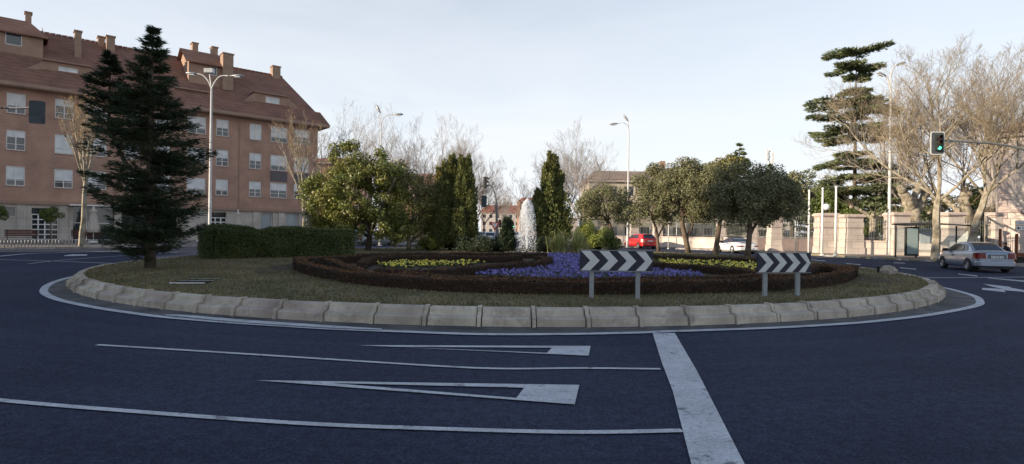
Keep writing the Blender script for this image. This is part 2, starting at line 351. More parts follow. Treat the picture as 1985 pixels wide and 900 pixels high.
def resample(pts, n, closed=False):
    pts = [Vector(p) for p in pts]; N = len(pts); out = []; segs = N if closed else N-1
    for i in range(segs):
        g = lambda k: pts[k % N] if closed else pts[max(0, min(N-1, k))]
        p0, p1, p2, p3 = g(i-1), g(i), g(i+1), g(i+2)
        for j in range(n):
            t = j/n; out.append(.5*((2*p1)+(p2-p0)*t+(2*p0-5*p1+4*p2-p3)*t*t+(3*p1-p0-3*p2+p3)*t**3))
    if not closed: out.append(pts[-1])
    return out
def stripe(name, pts, w, zoff=.012, m=M_paint, closed=False, zf=G, w2=None, parent=None):
    """flat painted line along pts (centre line)"""
    n = len(pts); vs = []; fs = []
    for i, p in enumerate(pts):
        a = pts[(i-1) % n] if closed else pts[max(i-1, 0)]; b = pts[(i+1) % n] if closed else pts[min(i+1, n-1)]
        d = (b-a); d.z = 0; d.normalize(); s = Vector((-d.y, d.x, 0))
        ww = w if w2 is None else w+(w2-w)*i/(n-1)
        for k in (-.5, .5):
            q = p+s*ww*k; vs.append((q.x, q.y, zf(q.x, q.y)+zoff))
    m_ = n if closed else n-1
    for i in range(m_):
        j = (i+1) % n; fs.append((2*i, 2*j, 2*j+1, 2*i+1))
    o = MB().add(vs, fs).build(name, m, parent); return struct(o)
def px_line(name, pix, w, n=6, **k): return stripe(name, resample([P(u, v, G) for u, v in pix], n), w, **k)
def poly_mark(name, pix, zoff=.012, m=M_paint):
    vs = [P(u, v, G) for u, v in pix]; return struct(MB().add([(p.x, p.y, p.z+zoff) for p in vs], [tuple(range(len(vs)))]).build(name, m))

# white edge line (outer edge traced on the road), gutter apron inside it
edge_px = [(159, 533), (113, 543), (87, 553), (76.5, 563), (79.5, 572), (104, 583), (149, 593.5), (202, 603), (291, 615.5), (360, 622), (441, 628.5), (541, 635), (642, 641),
           (740, 645), (900, 651), (1000, 652), (1123, 651), (1240, 648.5), (1300, 646), (1500, 639), (1640, 631), (1711, 625), (1800, 614.6), (1871, 602), (1903, 594), (1909, 587), (1898, 576), (1862, 565), (1827, 557)]
edge = [P(u, v, 0) for u, v in edge_px]
e0, e1 = edge[0], edge[-1]
a0 = math.atan2(e1.y-ICY, e1.x-ICX); a1 = math.atan2(e0.y-ICY, e0.x-ICX)
if a1 < a0: a1 += 2*math.pi
r0 = math.hypot(e1.x-ICX, e1.y-ICY); r1 = math.hypot(e0.x-ICX, e0.y-ICY)
far = []
for k in range(1, 16):
    t = k/16; a = a0+(a1-a0)*t; r = (r0+(r1-r0)*t)*(1-.0)-(max(r0, r1)-15.6)*math.sin(math.pi*t)
    far.append(Vector((ICX+r*math.cos(a), ICY+r*math.sin(a), 0)))
loop = resample(edge+far, 6, True)
def inset(loop, d):
    out = []; n = len(loop)
    for i, p in enumerate(loop):
        t = loop[(i+1) % n]-loop[(i-1) % n]; t.z = 0; t.normalize(); out.append(p+Vector((-t.y, t.x, 0))*d)
    return out
stripe('edge_line', inset(loop, .09), .17, .016, closed=True)
apron = []; n = len(loop)
inner = []
for p in inset(loop, .175):
    a = math.atan2(p.y-ICY, p.x-ICX); inner.append(Vector((ICX+(IR-.2)*math.cos(a), ICY+(IR-.2)*math.sin(a), 0)))
ins = inset(loop, .175); vs = []; fs = []
for i in range(n):
    vs += [(ins[i].x, ins[i].y, .01), (inner[i].x, inner[i].y, .02)]
    j = (i+1) % n; fs.append((2*i, 2*j, 2*j+1, 2*i+1))
struct(MB().add(vs, fs).build('gutter', M_gutter))
# second painted wedge against the kerb at the left
wo = resample([P(u, v, 0) for u, v in [(318, 613), (360, 613.5), (441, 620.5), (541, 627.5), (642, 634.5), (740, 640.5)]], 5)
wi = resample([P(u, v, 0) for u, v in [(322, 614.5), (360, 618), (441, 626), (541, 633), (642, 639), (740, 643)]], 5)
vs = []; fs = []
for i in range(len(wo)):
    vs += [(wo[i].x, wo[i].y, .030), (wi[i].x, wi[i].y, .030)]
    if i: fs.append((2*i-2, 2*i-1, 2*i+1, 2*i))
struct(MB().add(vs, fs).build('hatched_wedge', M_paint))

px_line('lane_line', [(188, 670), (400, 683), (620, 697), (860, 712), (980, 716.5), (1130, 715.5), (1280, 717)], .075, w2=.075)
px_line('lane_line', [(-260, 748), (0, 778), (300, 803), (600, 824), (860, 834), (1060, 839.5), (1180, 840), (1322, 837)], .085)
poly_mark('stop_line', [(1265, 647), (1308, 647), (1350, 719), (1443, 902), (1480, 975), (1360, 975), (1340, 902), (1304, 760), (1283, 705)][::1])
def tri(name, outer, inner):
    vs = [P(u, v, 0) for u, v in outer]; wv = [P(u, v, 0) for u, v in inner]
    z = .013; A, B, C = [(p.x, p.y, z) for p in vs]; a, b, c = [(p.x, p.y, z) for p in wv]
    # A is the long tip, B and C the base corners; the hole a (tip) b c
    return struct(MB().add([A, B, C, a, b, c], [(0, 3, 4, 1), (1, 4, 5, 2), (2, 5, 3, 0)]).build(name, M_paint))
tri('give_way_mark', [(692, 671), (1145, 672.5), (1141, 691.5)], [(758, 674), (1070, 676), (1060, 686)])
tri('give_way_mark', [(497, 739.5), (1123, 748.5), (1114, 786.5)], [(640, 745), (1016, 754), (1001, 774)])
# right hand markings
px_line('lane_line', [(1777, 539.5), (1900, 538.5), (2060, 537)], .16)
poly_mark('lane_dash', [(1560, 502.6), (1600, 506), (1600, 507), (1560, 503.6)])
poly_mark('lane_dash', [(1640, 511), (1669, 513), (1668, 514.2), (1640, 512)])
poly_mark('lane_dash', [(1732, 509.6), (1755, 510.2), (1754, 511.2), (1733, 510.6)])
poly_mark('lane_dash', [(1744, 519), (1776, 521.8), (1776, 523.2), (1745, 520.4)])
poly_mark('lane_dash', [(1857, 531.2), (1895, 535), (1894, 536.6), (1858, 532.4)])
poly_mark('lane_dash', [(1915, 539), (2000, 546), (2000, 548.5), (1914, 540)])
poly_mark('lane_arrow', [(1905, 551), (1958, 556.8), (1960, 559), (1990, 564), (1990, 567.5), (1946, 563.5), (1950, 567.5), (1903, 562.5), (1904, 559), (1945, 561), (1925, 557)])
# left hand markings
px_line('lane_line', [(-60, 502.5), (0, 504), (110, 507), (222, 511.5)], .14)
px_line('lane_line', [(55, 512), (120, 505), (225, 497), (330, 491), (345, 490)], .11)
px_line('lane_line', [(-40, 499), (0, 497), (60, 492), (150, 489.5), (235, 487)], .3)
poly_mark('lane_arrow', [(124, 495.5), (142, 493.5), (170, 494), (168, 496), (126, 497)])
poly_mark('lane_arrow', [(268, 503), (284, 499.5), (284, 503.5)])
px_line('lane_line', [(1575, 499), (1640, 499.8)], .12)

# left pavement, along the block of flats
FD = Vector((.749, .663, 0)).normalized(); FN = Vector((FD.y, -FD.x, 0)); FO = Vector((-39, 45, 0))
def FP(s, q=0, z=0): return FO+FD*s+FN*q+Vector((0, 0, z))
def ribbon(name, A, B, m, za, zb, parent=None):
    vs = []; fs = []
    for i in range(len(A)):
        vs += [(A[i].x, A[i].y, za(A[i])), (B[i].x, B[i].y, zb(B[i]))]
        if i: fs.append((2*i-2, 2*i, 2*i+1, 2*i-1))
    return struct(MB().add(vs, fs).build(name, m))
def kerb_run(name, A, m, h=.13, w=.16, parent=None):
    vs = []; fs = []
    for i, p in enumerate(A):
        d = A[min(i+1, len(A)-1)]-A[max(i-1, 0)]; d.z = 0; d.normalize(); s = Vector((-d.y, d.x, 0)); g = G(p.x, p.y)
        for off, z in ((0, -.05), (0, h-.02), (.02, h+.004), (w, h+.004), (w, -.05)):
            q = p+s*off; vs.append((q.x, q.y, g+z))
        if i:
            for k in range(4): a = 5*(i-1)+k; fs.append((a, a+5, a+6, a+1))
    return struct(MB().add(vs, fs).build(name, m))
ks = [-30, -20, -10, 0, 6, 12, 18, 24, 28, 31, 33]
kA = [FP(s, 8.5 if s < 24 else 8.5-(s-24)*.05) for s in ks]+[Vector((-13.5, 75, 0)), Vector((-13, 120, 0)), Vector((-13, 400, 0))]
kA = resample(kA, 4)
kB = [FP(s, -.3) for s in ks]+[Vector((-32, 76, 0)), Vector((-34, 120, 0)), Vector((-34, 400, 0))]
kB = resample(kB, 4)
ribbon('pavement_left', kA, kB, M_pave, lambda p: G(p.x, p.y)+.13, lambda p: .5)
kerb_run('kerb_left', kA, M_kerbw)
# right pavement, along the park wall
WALL = [(1085, 62), (1281, 58), (1382, 54), (1475, 49), (1565, 46.2), (1652, 44), (1738, 43), (1843, 42), (1945, 41), (2100, 40)]
WP = [Vector((X(u, y), y, 0)) for u, y in WALL]
rk = [Vector(p) for p in [(31, 5, 0), (30.6, 15, 0), (30.2, 24, 0), (29.6, 30, 0), (28.6, 34.2, 0), (27.5, 36.4, 0), (26, 38.8, 0), (24, 41.2, 0), (22.3, 44.2, 0), (20.7, 47, 0), (19.3, 49.5, 0), (17.6, 52.5, 0), (15.2, 55.5, 0), (13, 58, 0), (11, 60.5, 0), (9.5, 66, 0), (9.5, 75, 0), (9.5, 120, 0), (9.5, 400, 0)]]
rk = resample(rk, 4)
rb = [Vector(p) for p in [(60, 5, 0), (60, 15, 0), (60, 24, 0), (60, 30, 0), (50, 42, 0), (43, 44, 0), (38, 44.5, 0), (34, 45, 0), (29, 47, 0), (27, 50, 0), (25, 52, 0), (23, 54, 0), (21, 57, 0), (19, 60, 0), (17, 62, 0), (16, 66, 0), (20, 75, 0), (24, 120, 0), (24, 400, 0)]]
rb = resample(rb, 4)
ribbon('pavement_right', rk, rb, M_pave, lambda p: G(p.x, p.y)+.13, lambda p: G(p.x, p.y)+.14)
kr = kerb_run('kerb_right', rk[::-1][:], M_kerbw)
for p in range(1): pass
# kerb_run offsets to the left of its direction, so the run is traversed backwards
yk = [(a, b) for a, b in zip(rk[16:44:2], rk[17:45:2])]
for a, b in yk: kerb_run('yellow_kerb', [b, a], M_kerby, h=.137, w=.14)

# ------------------------------------------------------------------ island: kerb blocks, lawn
NB = 101; rng = random.Random(3)
PROF = [(0, -.02), (.02, .175), (.05, .20), (.13, .215), (.155, .235), (.172, .30), (.19, .33), (.21, .34), (.37, .34), (.37, .1)]
kb = MB()
def kerb_piece(a0, a1, dz, dr, nseg=2):
    vs = []; m = len(PROF)
    for k in range(nseg+1):
        a = a0+(a1-a0)*k/nseg
        for d, z in PROF:
            r = IR-d+dr; vs.append((ICX+r*math.cos(a), ICY+r*math.sin(a), z+dz if z > .05 else z))
    fs = [(k*m+i, (k+1)*m+i, (k+1)*m+i+1, k*m+i+1) for k in range(nseg) for i in range(m-1)]
    fs += [tuple(range(m)), tuple(nseg*m+i for i in range(m))[::-1]]
    kb.add(vs, fs)
for i in range(NB):
    a = 2*math.pi*(i+.35)/NB; da = 2*math.pi/NB; g = .024/IR
    kerb_piece(a+g, a+da-g-.055/IR, rng.uniform(-.008, .008), rng.uniform(-.008, .008), 3)
    near = math.sin(a) < -.55
    kerb_piece(a+da-.06/IR, a+da+.004/IR, .024 if near else -.02, .036 if near and rng.random() < .85 else -.012, 1)
struct(kb.build('kerb', M_conc))
kb = MB()
vs = []; fs = []
for k in range(200):
    a = 2*math.pi*k/200
    for d, z in ((-.10, .0), (-.08, .04), (.08, .05)):
        vs.append((ICX+(IR-d)*math.cos(a), ICY+(IR-d)*math.sin(a), z))
    for j in range(2):
        b = 3*((k+1) % 200); fs.append((3*k+j, b+j, b+j+1, 3*k+j+1))
struct(MB().add(vs, fs).build('kerb_footing', M_gutter))
vs = []; fs = []; NR = 30; NA = 128
for i in range(NR+1):
    r = 14.62*i/NR
    for k in range(NA):
        a = 2*math.pi*k/NA; x = ICX+r*math.cos(a); y = ICY+r*math.sin(a); vs.append((x, y, IZ(x, y)-(.03 if i == NR else 0)))
for i in range(NR):
    for k in range(NA):
        j = (k+1) % NA; fs.append((i*NA+k, (i+1)*NA+k, (i+1)*NA+j, i*NA+j))
struct(MB().add(vs, fs).build('lawn', M_lawn, smooth=True))
# grass blades
R = np.random.default_rng(11)
def scatter_ok(x, y): return True
N = 90000
aa = R.random(N)*2*math.pi; rr = 14.6*np.sqrt(.35+.65*R.random(N)); gxv = ICX+rr*np.cos(aa); gyv = ICY+rr*np.sin(aa)
d = np.hypot(gxv, gyv); keep = R.random(N) < np.clip((17/d)**2.2, .12, 1); gxv = gxv[keep]; gyv = gyv[keep]
gz = np.array([IZ(a, b) for a, b in zip(gxv, gyv)]); n = len(gxv)
hh = (.022+.035*R.random(n))*(1+.5*(np.hypot(gxv-ICX, gyv-ICY) > 14.45)); an = R.random(n)*math.pi; w = .010+.010*R.random(n); ln = R.normal(size=(n, 2))*.025
bx = np.cos(an)*w; by = np.sin(an)*w
vt = np.stack([np.stack([gxv-bx, gyv-by, gz-.005], 1), np.stack([gxv+bx, gyv+by, gz-.005], 1), np.stack([gxv+ln[:, 0], gyv+ln[:, 1], gz+hh], 1)], 1).reshape(-1, 3)
o = np_mesh('grass', vt, 3, M_blade); tag(o, 'short dull winter grass over the roundabout lawn', 'grass', kind='stuff')
# soil patches at both tips of the low hedge
for nm, (u, v, rx_, ry_) in (('soil_patch', (562, 519, .8, 1.6)), ('soil_patch', (1668, 540, 1.0, 1.1)), ):
    c = P(u, v, IZ); vs = [(c.x, c.y, IZ(c.x, c.y)+.012)]
    for k in range(24):
        a = 2*math.pi*k/24; r = 1+.2*math.sin(3*a+1)+.12*math.sin(7*a); x = c.x+rx_*r*math.cos(a); y = c.y+ry_*r*math.sin(a); vs.append((x, y, IZ(x, y)+.008))
    struct(MB().add(vs, [(0, k+1, (k+1) % 24+1) for k in range(24)]).build(nm, M_soil))

# ------------------------------------------------------------------ low clipped hedges of the parterre
def hedge(pix, w, h, label, seed, tips=False, world=None, closed=False, dens=900, zf=IZ, base_v=True):
    rg = np.random.default_rng(seed)
    pts = world if world else [P(u, v, IZ) for u, v in pix]
    pts = resample(pts, 8, closed); N = len(pts)
    L = 0; vs = []; fs = []; prof = [(-.5, 0), (-.5, .8), (-.38, .97), (.38, .97), (.5, .8), (.5, 0)]
    segs = []
    for i, p in enumerate(pts):
        a = pts[(i-1) % N] if closed else pts[max(i-1, 0)]; b = pts[(i+1) % N] if closed else pts[min(i+1, N-1)]
        d = b-a; d.z = 0; d.normalize(); s = Vector((-d.y, d.x, 0)); g = zf(p.x, p.y)
        segs.append((p, s, g)); wob = 1+.06*math.sin(i*.9+seed)+.05*math.sin(i*2.3)
        for o_, z_ in prof: q = p+s*o_*(w-.03); vs.append((q.x, q.y, g+z_*(h-.02)*wob-.02*(z_ == 0)))
    m = len(prof)
    for i in range(N if closed else N-1):
        j = (i+1) % N
        for k in range(m-1): fs.append((i*m+k, j*m+k, j*m+k+1, i*m+k+1))
    if not closed: fs += [tuple(range(m)), tuple((N-1)*m+k for k in range(m))[::-1]]
    root = empty('low_hedge', (0, 0, 0), label, 'hedge', 'low clipped hedges of the flower parterre')
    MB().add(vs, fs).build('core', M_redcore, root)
    # leaves
    P0 = np.array([list(q[0]) for q in segs]); S0 = np.array([list(q[1]) for q in segs]); Gz = np.array([q[2] for q in segs])
    if closed: P0 = np.vstack([P0, P0[:1]]); S0 = np.vstack([S0, S0[:1]]); Gz = np.append(Gz, Gz[0])
    dl = np.hypot(*(P0[1:]-P0[:-1])[:, :2].T); cum = np.append(0, np.cumsum(dl)); n = int(cum[-1]*(w+2*h)*dens)
    t = rg.random(n)*cum[-1]; i = np.clip(np.searchsorted(cum, t)-1, 0, len(dl)-1); f = ((t-cum[i])/dl[i])[:, None]
    c = P0[i]*(1-f)+P0[i+1]*f; s = S0[i]*(1-f)+S0[i+1]*f; g = Gz[i]*(1-f[:, 0])+Gz[i+1]*f[:, 0]
    q = rg.random(n)*(w+2*h); lat = np.where(q < h, -w/2, np.where(q < h+w, q-h-w/2, w/2)); zz = np.where(q < h, q, np.where(q < h+w, h, w+2*h-q))
    top = (q >= h) & (q < h+w)
    lat = lat+rg.normal(size=n)*.018; zz = np.maximum(zz+rg.normal(size=n)*.014, .01)*(1+.05*np.sin(t*2.1+seed))
    pts_ = c+s*lat[:, None]; pts_[:, 2] = g+zz
    nr = np.where(top[:, None], np.array([[0, 0, 1.]]), s*np.sign(lat)[:, None])
    v = leaves(pts_, nr, .045, .028, rg, 0, .9)
    mi = np.where(top & (rg.random(n) < (.75 if tips else .35)), 1, 0)
    np_mesh('foliage', v, 4, [M_redleaf, M_rusttip], root, mi); return root
# outer hedge: base pixels along the visible front, then around behind
front = [(575, 514), (585, 527), (615, 537), (655, 545.5), (700, 552), (760, 558), (850, 565), (950, 569), (1060, 571), (1180, 571.5), (1300, 570), (1400, 568), (1500, 564.5), (1580, 558), (1630, 550), (1652, 540), (1655, 531)]
fw = [P(u, v, IZ) for u, v in front]
fw = [p+Vector((0, .14, 0)) for p in fw]
lh = .27
back_r = [P(u, v, lambda x, y: IZ(x, y)+lh) for u, v in [(1640, 519), (1610, 513), (1575, 511)]]
hedge(None, .30, lh, 'long outermost low russet hedge curving along the front of the flower parterre', 5, True, world=fw+back_r)
top = lambda x, y: IZ(x, y)+lh
def hpx(pix): return [P(u, v, top) for u, v in pix]
hedge(None, .30, lh, 'low russet hedge looping round the left tip of the parterre', 6, True, world=hpx([(580, 506), (592, 501), (620, 498), (655, 496), (700, 495)]))
hedge(None, .28, lh, 'low russet hedge running diagonally inside the left loop of the parterre', 7, True, world=hpx([(636, 502.5), (655, 508), (675, 515), (700, 524)]))
hedge(None, .26, .25, 'second low hedge close behind the long outermost one', 8, True, world=[p+Vector((0, .85, 0)) for p in resample(fw, 1)[5:-3]], )
hedge(None, .26, .25, 'low dark hedge between the left yellow bed and the violet bed', 9, False, world=hpx([(730, 518), (800, 521), (860, 519.5), (930, 513.5), (1000, 508), (1050, 504), (1063, 499), (1040, 495.5)]))
hedge(None, .26, .25, 'low dark hedge behind the left yellow flower bed', 10, False, world=hpx([(700, 506), (720, 498), (760, 495), (850, 494), (950, 495.5), (1010, 494)]))
hedge(None, .26, .25, 'low dark hedge under the spruce side of the fountain, farthest back on the left', 12, False, world=hpx([(690, 491.5), (800, 489), (900, 488.5), (1000, 488.5), (1060, 489)]))
hedge(None, .26, .25, 'low dark hedge between the right yellow bed and the violet bed', 13, False, world=hpx([(1240, 502), (1290, 509), (1350, 512), (1400, 516), (1450, 521), (1480, 528)]))
hedge(None, .26, .25, 'low dark hedge behind the right yellow flower bed', 14, False, world=hpx([(1150, 490), (1260, 493), (1350, 495.5), (1450, 499), (1530, 503)]))
hedge(None, .26, .25, 'low russet hedge curling inside the right tip of the parterre', 15, True, world=hpx([(1535, 524), (1565, 517), (1590, 514.5), (1622, 517), (1632, 524)]))
hedge(None, .26, .25, 'low dark hedge in front of the violet flower bed', 16, False, world=hpx([(800, 531), (900, 536), (1000, 537.5), (1120, 538), (1260, 537.5), (1400, 535), (1500, 531)]))
# flower beds
def bed(pix, label, petal, seed, n, hgt=.12, grp='pansy beds of the parterre', soilname='flower_bed_soil', ysc=1, frac=.5):
    rg = np.random.default_rng(seed); w = [P(u, v, lambda x, y: IZ(x, y)+.1) for u, v in pix]; w = resample(w, 3, True)
    poly = np.array([[p.x, p.y] for p in w]); lo = poly.min(0); hi = poly.max(0)
    def inside(x, y):
        c = np.zeros(len(x), bool); j = len(poly)-1
        for i in range(len(poly)):
            xi, yi = poly[i]; xj, yj = poly[j]; cr = ((yi > y) != (yj > y)) & (x < (xj-xi)*(y-yi)/(yj-yi+1e-12)+xi); c ^= cr; j = i
        return c
    x = lo[0]+(hi[0]-lo[0])*rg.random(n*3); y = lo[1]+(hi[1]-lo[1])*rg.random(n*3); k = inside(x, y); x = x[k][:n]; y = y[k][:n]
    sp = .30; gi = np.floor(x/sp+.5*(np.floor(y/sp) % 2)); gj = np.floor(y/sp); hsh = np.modf(np.abs(np.sin(gi*12.9898+gj*78.233)*43758.5453))[0]; ox = (gi+.5-.5*(gj % 2))*sp; oy = (gj+.5)*sp
    pull = .72; x = ox+(x-ox)*pull+(hsh-.5)*.10; y = oy+(y-oy)*pull+(np.modf(hsh*7.3)[0]-.5)*.10; kp = hsh > .06; x, y, hsh = x[kp], y[kp], hsh[kp]
    # clump to plants
    g = np.array([IZ(a, b) for a, b in zip(x, y)]); cl = .5+.5*np.sin(x*5.1+np.sin(y*3.7)*1.3)*np.cos(y*4.3+x*1.7)
    isp = rg.random(len(x)) < frac*(.25+.6*cl+.9*(np.modf(hsh*3.7)[0]))
    z = g+hgt*(.35+.65*rg.random(len(x)))*(.7+.4*cl)+np.where(isp, .03, 0)
    p = np.stack([x, y, z], 1)
    up = np.tile([[0, -.5, 1.]], (len(p), 1)) if True else 0
    vf = leaves(p, np.where(isp[:, None], np.array([[0, -.9, .9]]), np.array([[0, 0, 1.]])), np.where(isp, .075, .085), np.where(isp, .075, .05), rg, 0, .6)
    o = np_mesh('flower_bed', vf, 4, [M_pleaf, petal], None, isp.astype(int)); tag(o, label, 'flower bed', kind='stuff')
bed([(880, 526), (930, 522), (985, 516), (1040, 511), (1065, 505), (1072, 499), (1040, 492), (1000, 490), (1060, 489.5), (1130, 490), (1200, 491), (1250, 497), (1262, 507), (1300, 514), (1362, 529), (1350, 534), (1240, 536), (1100, 536), (980, 533)],
    'wide carpet of violet pansies in the middle of the parterre', M_pvio, 21, 15000, .09, frac=.36)
bed([(735, 509), (748, 501), (800, 499), (860, 499.5), (940, 502), (930, 508), (850, 513.5), (760, 514.5)], 'narrow bed of yellow pansies left of the fountain', M_pyel, 22, 5000, .10, frac=.14)
bed([(1262, 502), (1300, 500.5), (1370, 502), (1430, 505), (1470, 509), (1490, 519), (1450, 524), (1400, 519), (1330, 513), (1270, 510)], 'bed of yellow pansies between the two chevron signs', M_pyel, 23, 6500, .12, frac=.15)
# soil sheet beneath the parterre
vs = []; pc = fw+back_r+hpx([(1530, 506), (1400, 497), (1260, 492), (1060, 489), (900, 488), (700, 491), (620, 497)]); pc = resample(pc, 3, True)
cx = sum(p.x for p in pc)/len(pc); cy = sum(p.y for p in pc)/len(pc); fs = []
for k in range(0, 9):
    f = k/8
    for p in pc: x = cx+(p.x-cx)*f; y = cy+(p.y-cy)*f; vs.append((x, y, IZ(x, y)+.012))
m = len(pc)
for k in range(8):
    for i in range(m): j = (i+1) % m; fs.append((k*m+i, (k+1)*m+i, (k+1)*m+j, k*m+j))
struct(MB().add(vs, fs).build('parterre_soil', M_soil))
# manhole frame on the lawn
c = P(382, 546, IZ); mh = empty('manhole_cover', (c.x, c.y, IZ(c.x, c.y)), 'dark rectangular manhole cover with pale rims flush in the lawn at the left', 'manhole cover', rz=.12)
MB().box(-.36, .36, -.5, .5, -.02, .02).build('lid', mat('lid_iron', (.03, .03, .03), (.05, .045, .04), 6, .95, spec=.02), mh)
for y0 in (-.54, -.02, .501): MB().box(-.38, .38, y0, y0+.03, .0 if abs(y0) > .1 else .021, .027).build('rim', M_signw, mh)

# ------------------------------------------------------------------ trees and shrubs
def crown_clumps(rg, c, rad, n, r0, r1, flat=1.0, bottom=-.6):
    out = []
    while len(out) < n:
        d = rg.normal(size=3); d /= np.linalg.norm(d)
        if d[2] < bottom: continue
        k = .45+.55*rg.random()**.5
        out.append((c[0]+d[0]*rad[0]*k, c[1]+d[1]*rad[1]*k, c[2]+d[2]*rad[2]*k, r0+(r1-r0)*rg.random(), flat))
    return out
def limb(rg, a, b, r0, r1, wob=.1, n=6):
    a = Vector(a); b = Vector(b); L = (b-a).length; pts = []; rs = []
    o = Vector(rg.normal(size=3))*wob*L
    for i in range(n+1):
        t = i/n; p = a.lerp(b, t)+o*math.sin(math.pi*t)*.6+Vector(rg.normal(size=3))*wob*L*.12*(0 < i < n); pts.append(p); rs.append(r0+(r1-r0)*t)
    return pts, rs
def leafy_tree(name, base, label, cat, clumps, nleaf, lsize, lmat, barkm, trunk, group=None, seed=1, lw=.6, limbs=6, shell=.5, jit=.9, core=0):
    rg = np.random.default_rng(seed); root = empty(name, base, label, cat, group); bx_, by_, bz_ = base
    cl = [(c[0]-bx_, c[1]-by_, c[2]-bz_, *c[3:]) for c in clumps]
    pts, d = clump_cloud(cl, nleaf, rg, shell)
    ok = pts[:, 2] > .05; pts = pts[ok]; d = d[ok]
    np_mesh('crown', leaves(pts, d, lsize, lsize*lw, rg, 0, jit), 4, lmat, root)
    if trunk:
        b = MB()
        for tp, rr_ in trunk: b.tube([Vector(p)-Vector(base) for p in tp], rr_, 8)
        top_ = Vector(trunk[0][0][-1])-Vector(base)
        for i in range(limbs):
            c = cl[int(rg.integers(len(cl)))]; p, r = limb(rg, top_, c[:3], trunk[0][1][-1]*.8, .015, .08); b.tube(p, r, 5)
        b.build('trunk', barkm, root, True)
    return root

# holm oaks on the far rim of the island
def oak(u, vf, Y, crown, label, seed, nleaf=9000, lean=0, fork=False, tr=.13):
    x = X(u, Y); base = (x, Y, IZ(x, Y)-.02) if math.hypot(x-ICX, Y-ICY) < 14.6 else (x, Y, G(x, Y))
    rg = np.random.default_rng(seed); cl = []
    for (uc, vc, ru, rv, n) in crown:
        c = W(uc, vc, Y); k = Y/F; cl += crown_clumps(rg, c, (ru*k, ru*k*.8, rv*k), int(n*2.0), .24, .5, .85, -.75)
    cc = W(crown[0][0], crown[0][1]+crown[0][3]*.6, Y)
    tp = [Vector(base), Vector(base)+Vector((lean*.25, 0, .5)), Vector((base[0]+lean, Y, cc.z-.5)), Vector((cc.x*.4+base[0]*.6+lean, Y, cc.z))]
    tr_ = [(tp, [tr*1.25, tr, tr*.9, tr*.7])]
    if fork: tr_.append(([tp[1]+Vector((0, 0, .4)), tp[1]+Vector((.3, .1, 1.0)), tp[3]+Vector((.7, 0, .2))], [tr*.6, tr*.5, tr*.35]))
    return leafy_tree('holm_oak', base, label, 'tree', cl, nleaf, .10, M_oak, M_barko, tr_, 'round-headed oaks on the far rim of the island', seed, limbs=9)
oak(1190, 470, 37, [(1172, 402, 54, 40, 30), (1140, 405, 26, 30, 10)], 'small rounded oak with low crown behind the green bush', 31, 15000, -.2)
oak(1277, 486, 33.6, [(1262, 395, 64, 54, 40), (1300, 352, 60, 36, 22)], 'oak with a thin pale forked trunk behind the front chevron sign', 32, 20000, -.15, True, .09)
oak(1335, 490, 32.3, [(1330, 385, 78, 60, 46), (1345, 338, 56, 26, 18)], 'oak with a thick leaning trunk right of the red hatchback', 33, 24000, -.35, True, .15)
oak(1388, 494, 30.8, [(1395, 392, 72, 56, 46), (1422, 345, 62, 30, 20)], 'oak with a straight dark trunk left of the white convertible', 34, 22000, .15, False, .14)
oak(1450, 497, 29, [(1446, 394, 66, 52, 40), (1515, 402, 48, 50, 30), (1490, 358, 52, 30, 16)], 'wide dark oak in front of the white convertible, rightmost of the row', 35, 30000, .1, True, .15)

# magnolia pair at the left
def at_tree(u, v, Y, r): c = W(u, v, Y); return (c.x, c.y, c.z, r*Y/F, .9)
rg = np.random.default_rng(5)
Ym = 30.0; k = Ym/F; cl = []
for (uc, vc, ru, rv, n) in [(695, 395, 95, 80, 190), (630, 390, 48, 52, 40), (672, 302, 30, 26, 18), (735, 335, 48, 40, 34), (720, 440, 86, 34, 60), (640, 435, 42, 30, 22), (612, 360, 22, 22, 8)]:
    cl += crown_clumps(rg, W(uc, vc, Ym), (ru*k, ru*k*.75, rv*k), n, .2, .45, .9, -.8)
b0 = P(712, 487, IZ); b0 = Vector((X(714, Ym), Ym, IZ(X(714, Ym), Ym)))
tk = [([b0, b0+Vector((.1, 0, .9)), W(700, 410, Ym), W(690, 350, Ym)], [.16, .13, .09, .05]), ([b0+Vector((.1, 0, .8)), W(745, 390, Ym-.8), W(768, 345, Ym-1)], [.09, .06, .03]), ([b0+Vector((0, 0, .7)), W(660, 420, Ym-.5), W(620, 390, Ym-.7)], [.09, .06, .03])]
leafy_tree('magnolia_tree', tuple(b0), 'large broad-leaved evergreen with glossy yellow-green leaves beside the box hedge', 'tree', cl, 44000, .14, M_mag, M_barkd, tk, None, 51, .5, 18, .2, .8)
Ym = 31.8; k = Ym/F; cl = []
for (uc, vc, ru, rv, n) in [(800, 402, 60, 66, 100), (770, 350, 34, 34, 26), (835, 395, 32, 52, 34), (800, 450, 56, 24, 34)]:
    cl += crown_clumps(rg, W(uc, vc, Ym), (ru*k, ru*k*.75, rv*k), n, .22, .48, .9, -.8)
b0 = Vector((X(793, Ym), Ym, IZ(X(793, Ym), Ym)))
tk = [([b0, b0+Vector((0, 0, .6)), W(790, 420, Ym), W(800, 370, Ym)], [.15, .12, .08, .04]), ([b0+Vector((0, 0, .35)), b0+Vector((.5, 0, .8)), W(825, 430, Ym), W(835, 400, Ym)], [.08, .07, .05, .03]), ([b0+Vector((0, 0, .45)), b0+Vector((-.5, 0, .9)), W(765, 430, Ym)], [.08, .06, .03])]
leafy_tree('magnolia_tree', tuple(b0), 'smaller dull green broad-leaved tree with a forked pale trunk left of the dark cypresses', 'tree', cl, 26000, .12, M_mag2, M_plane, tk, None, 52, .5, 14, .2, .8)

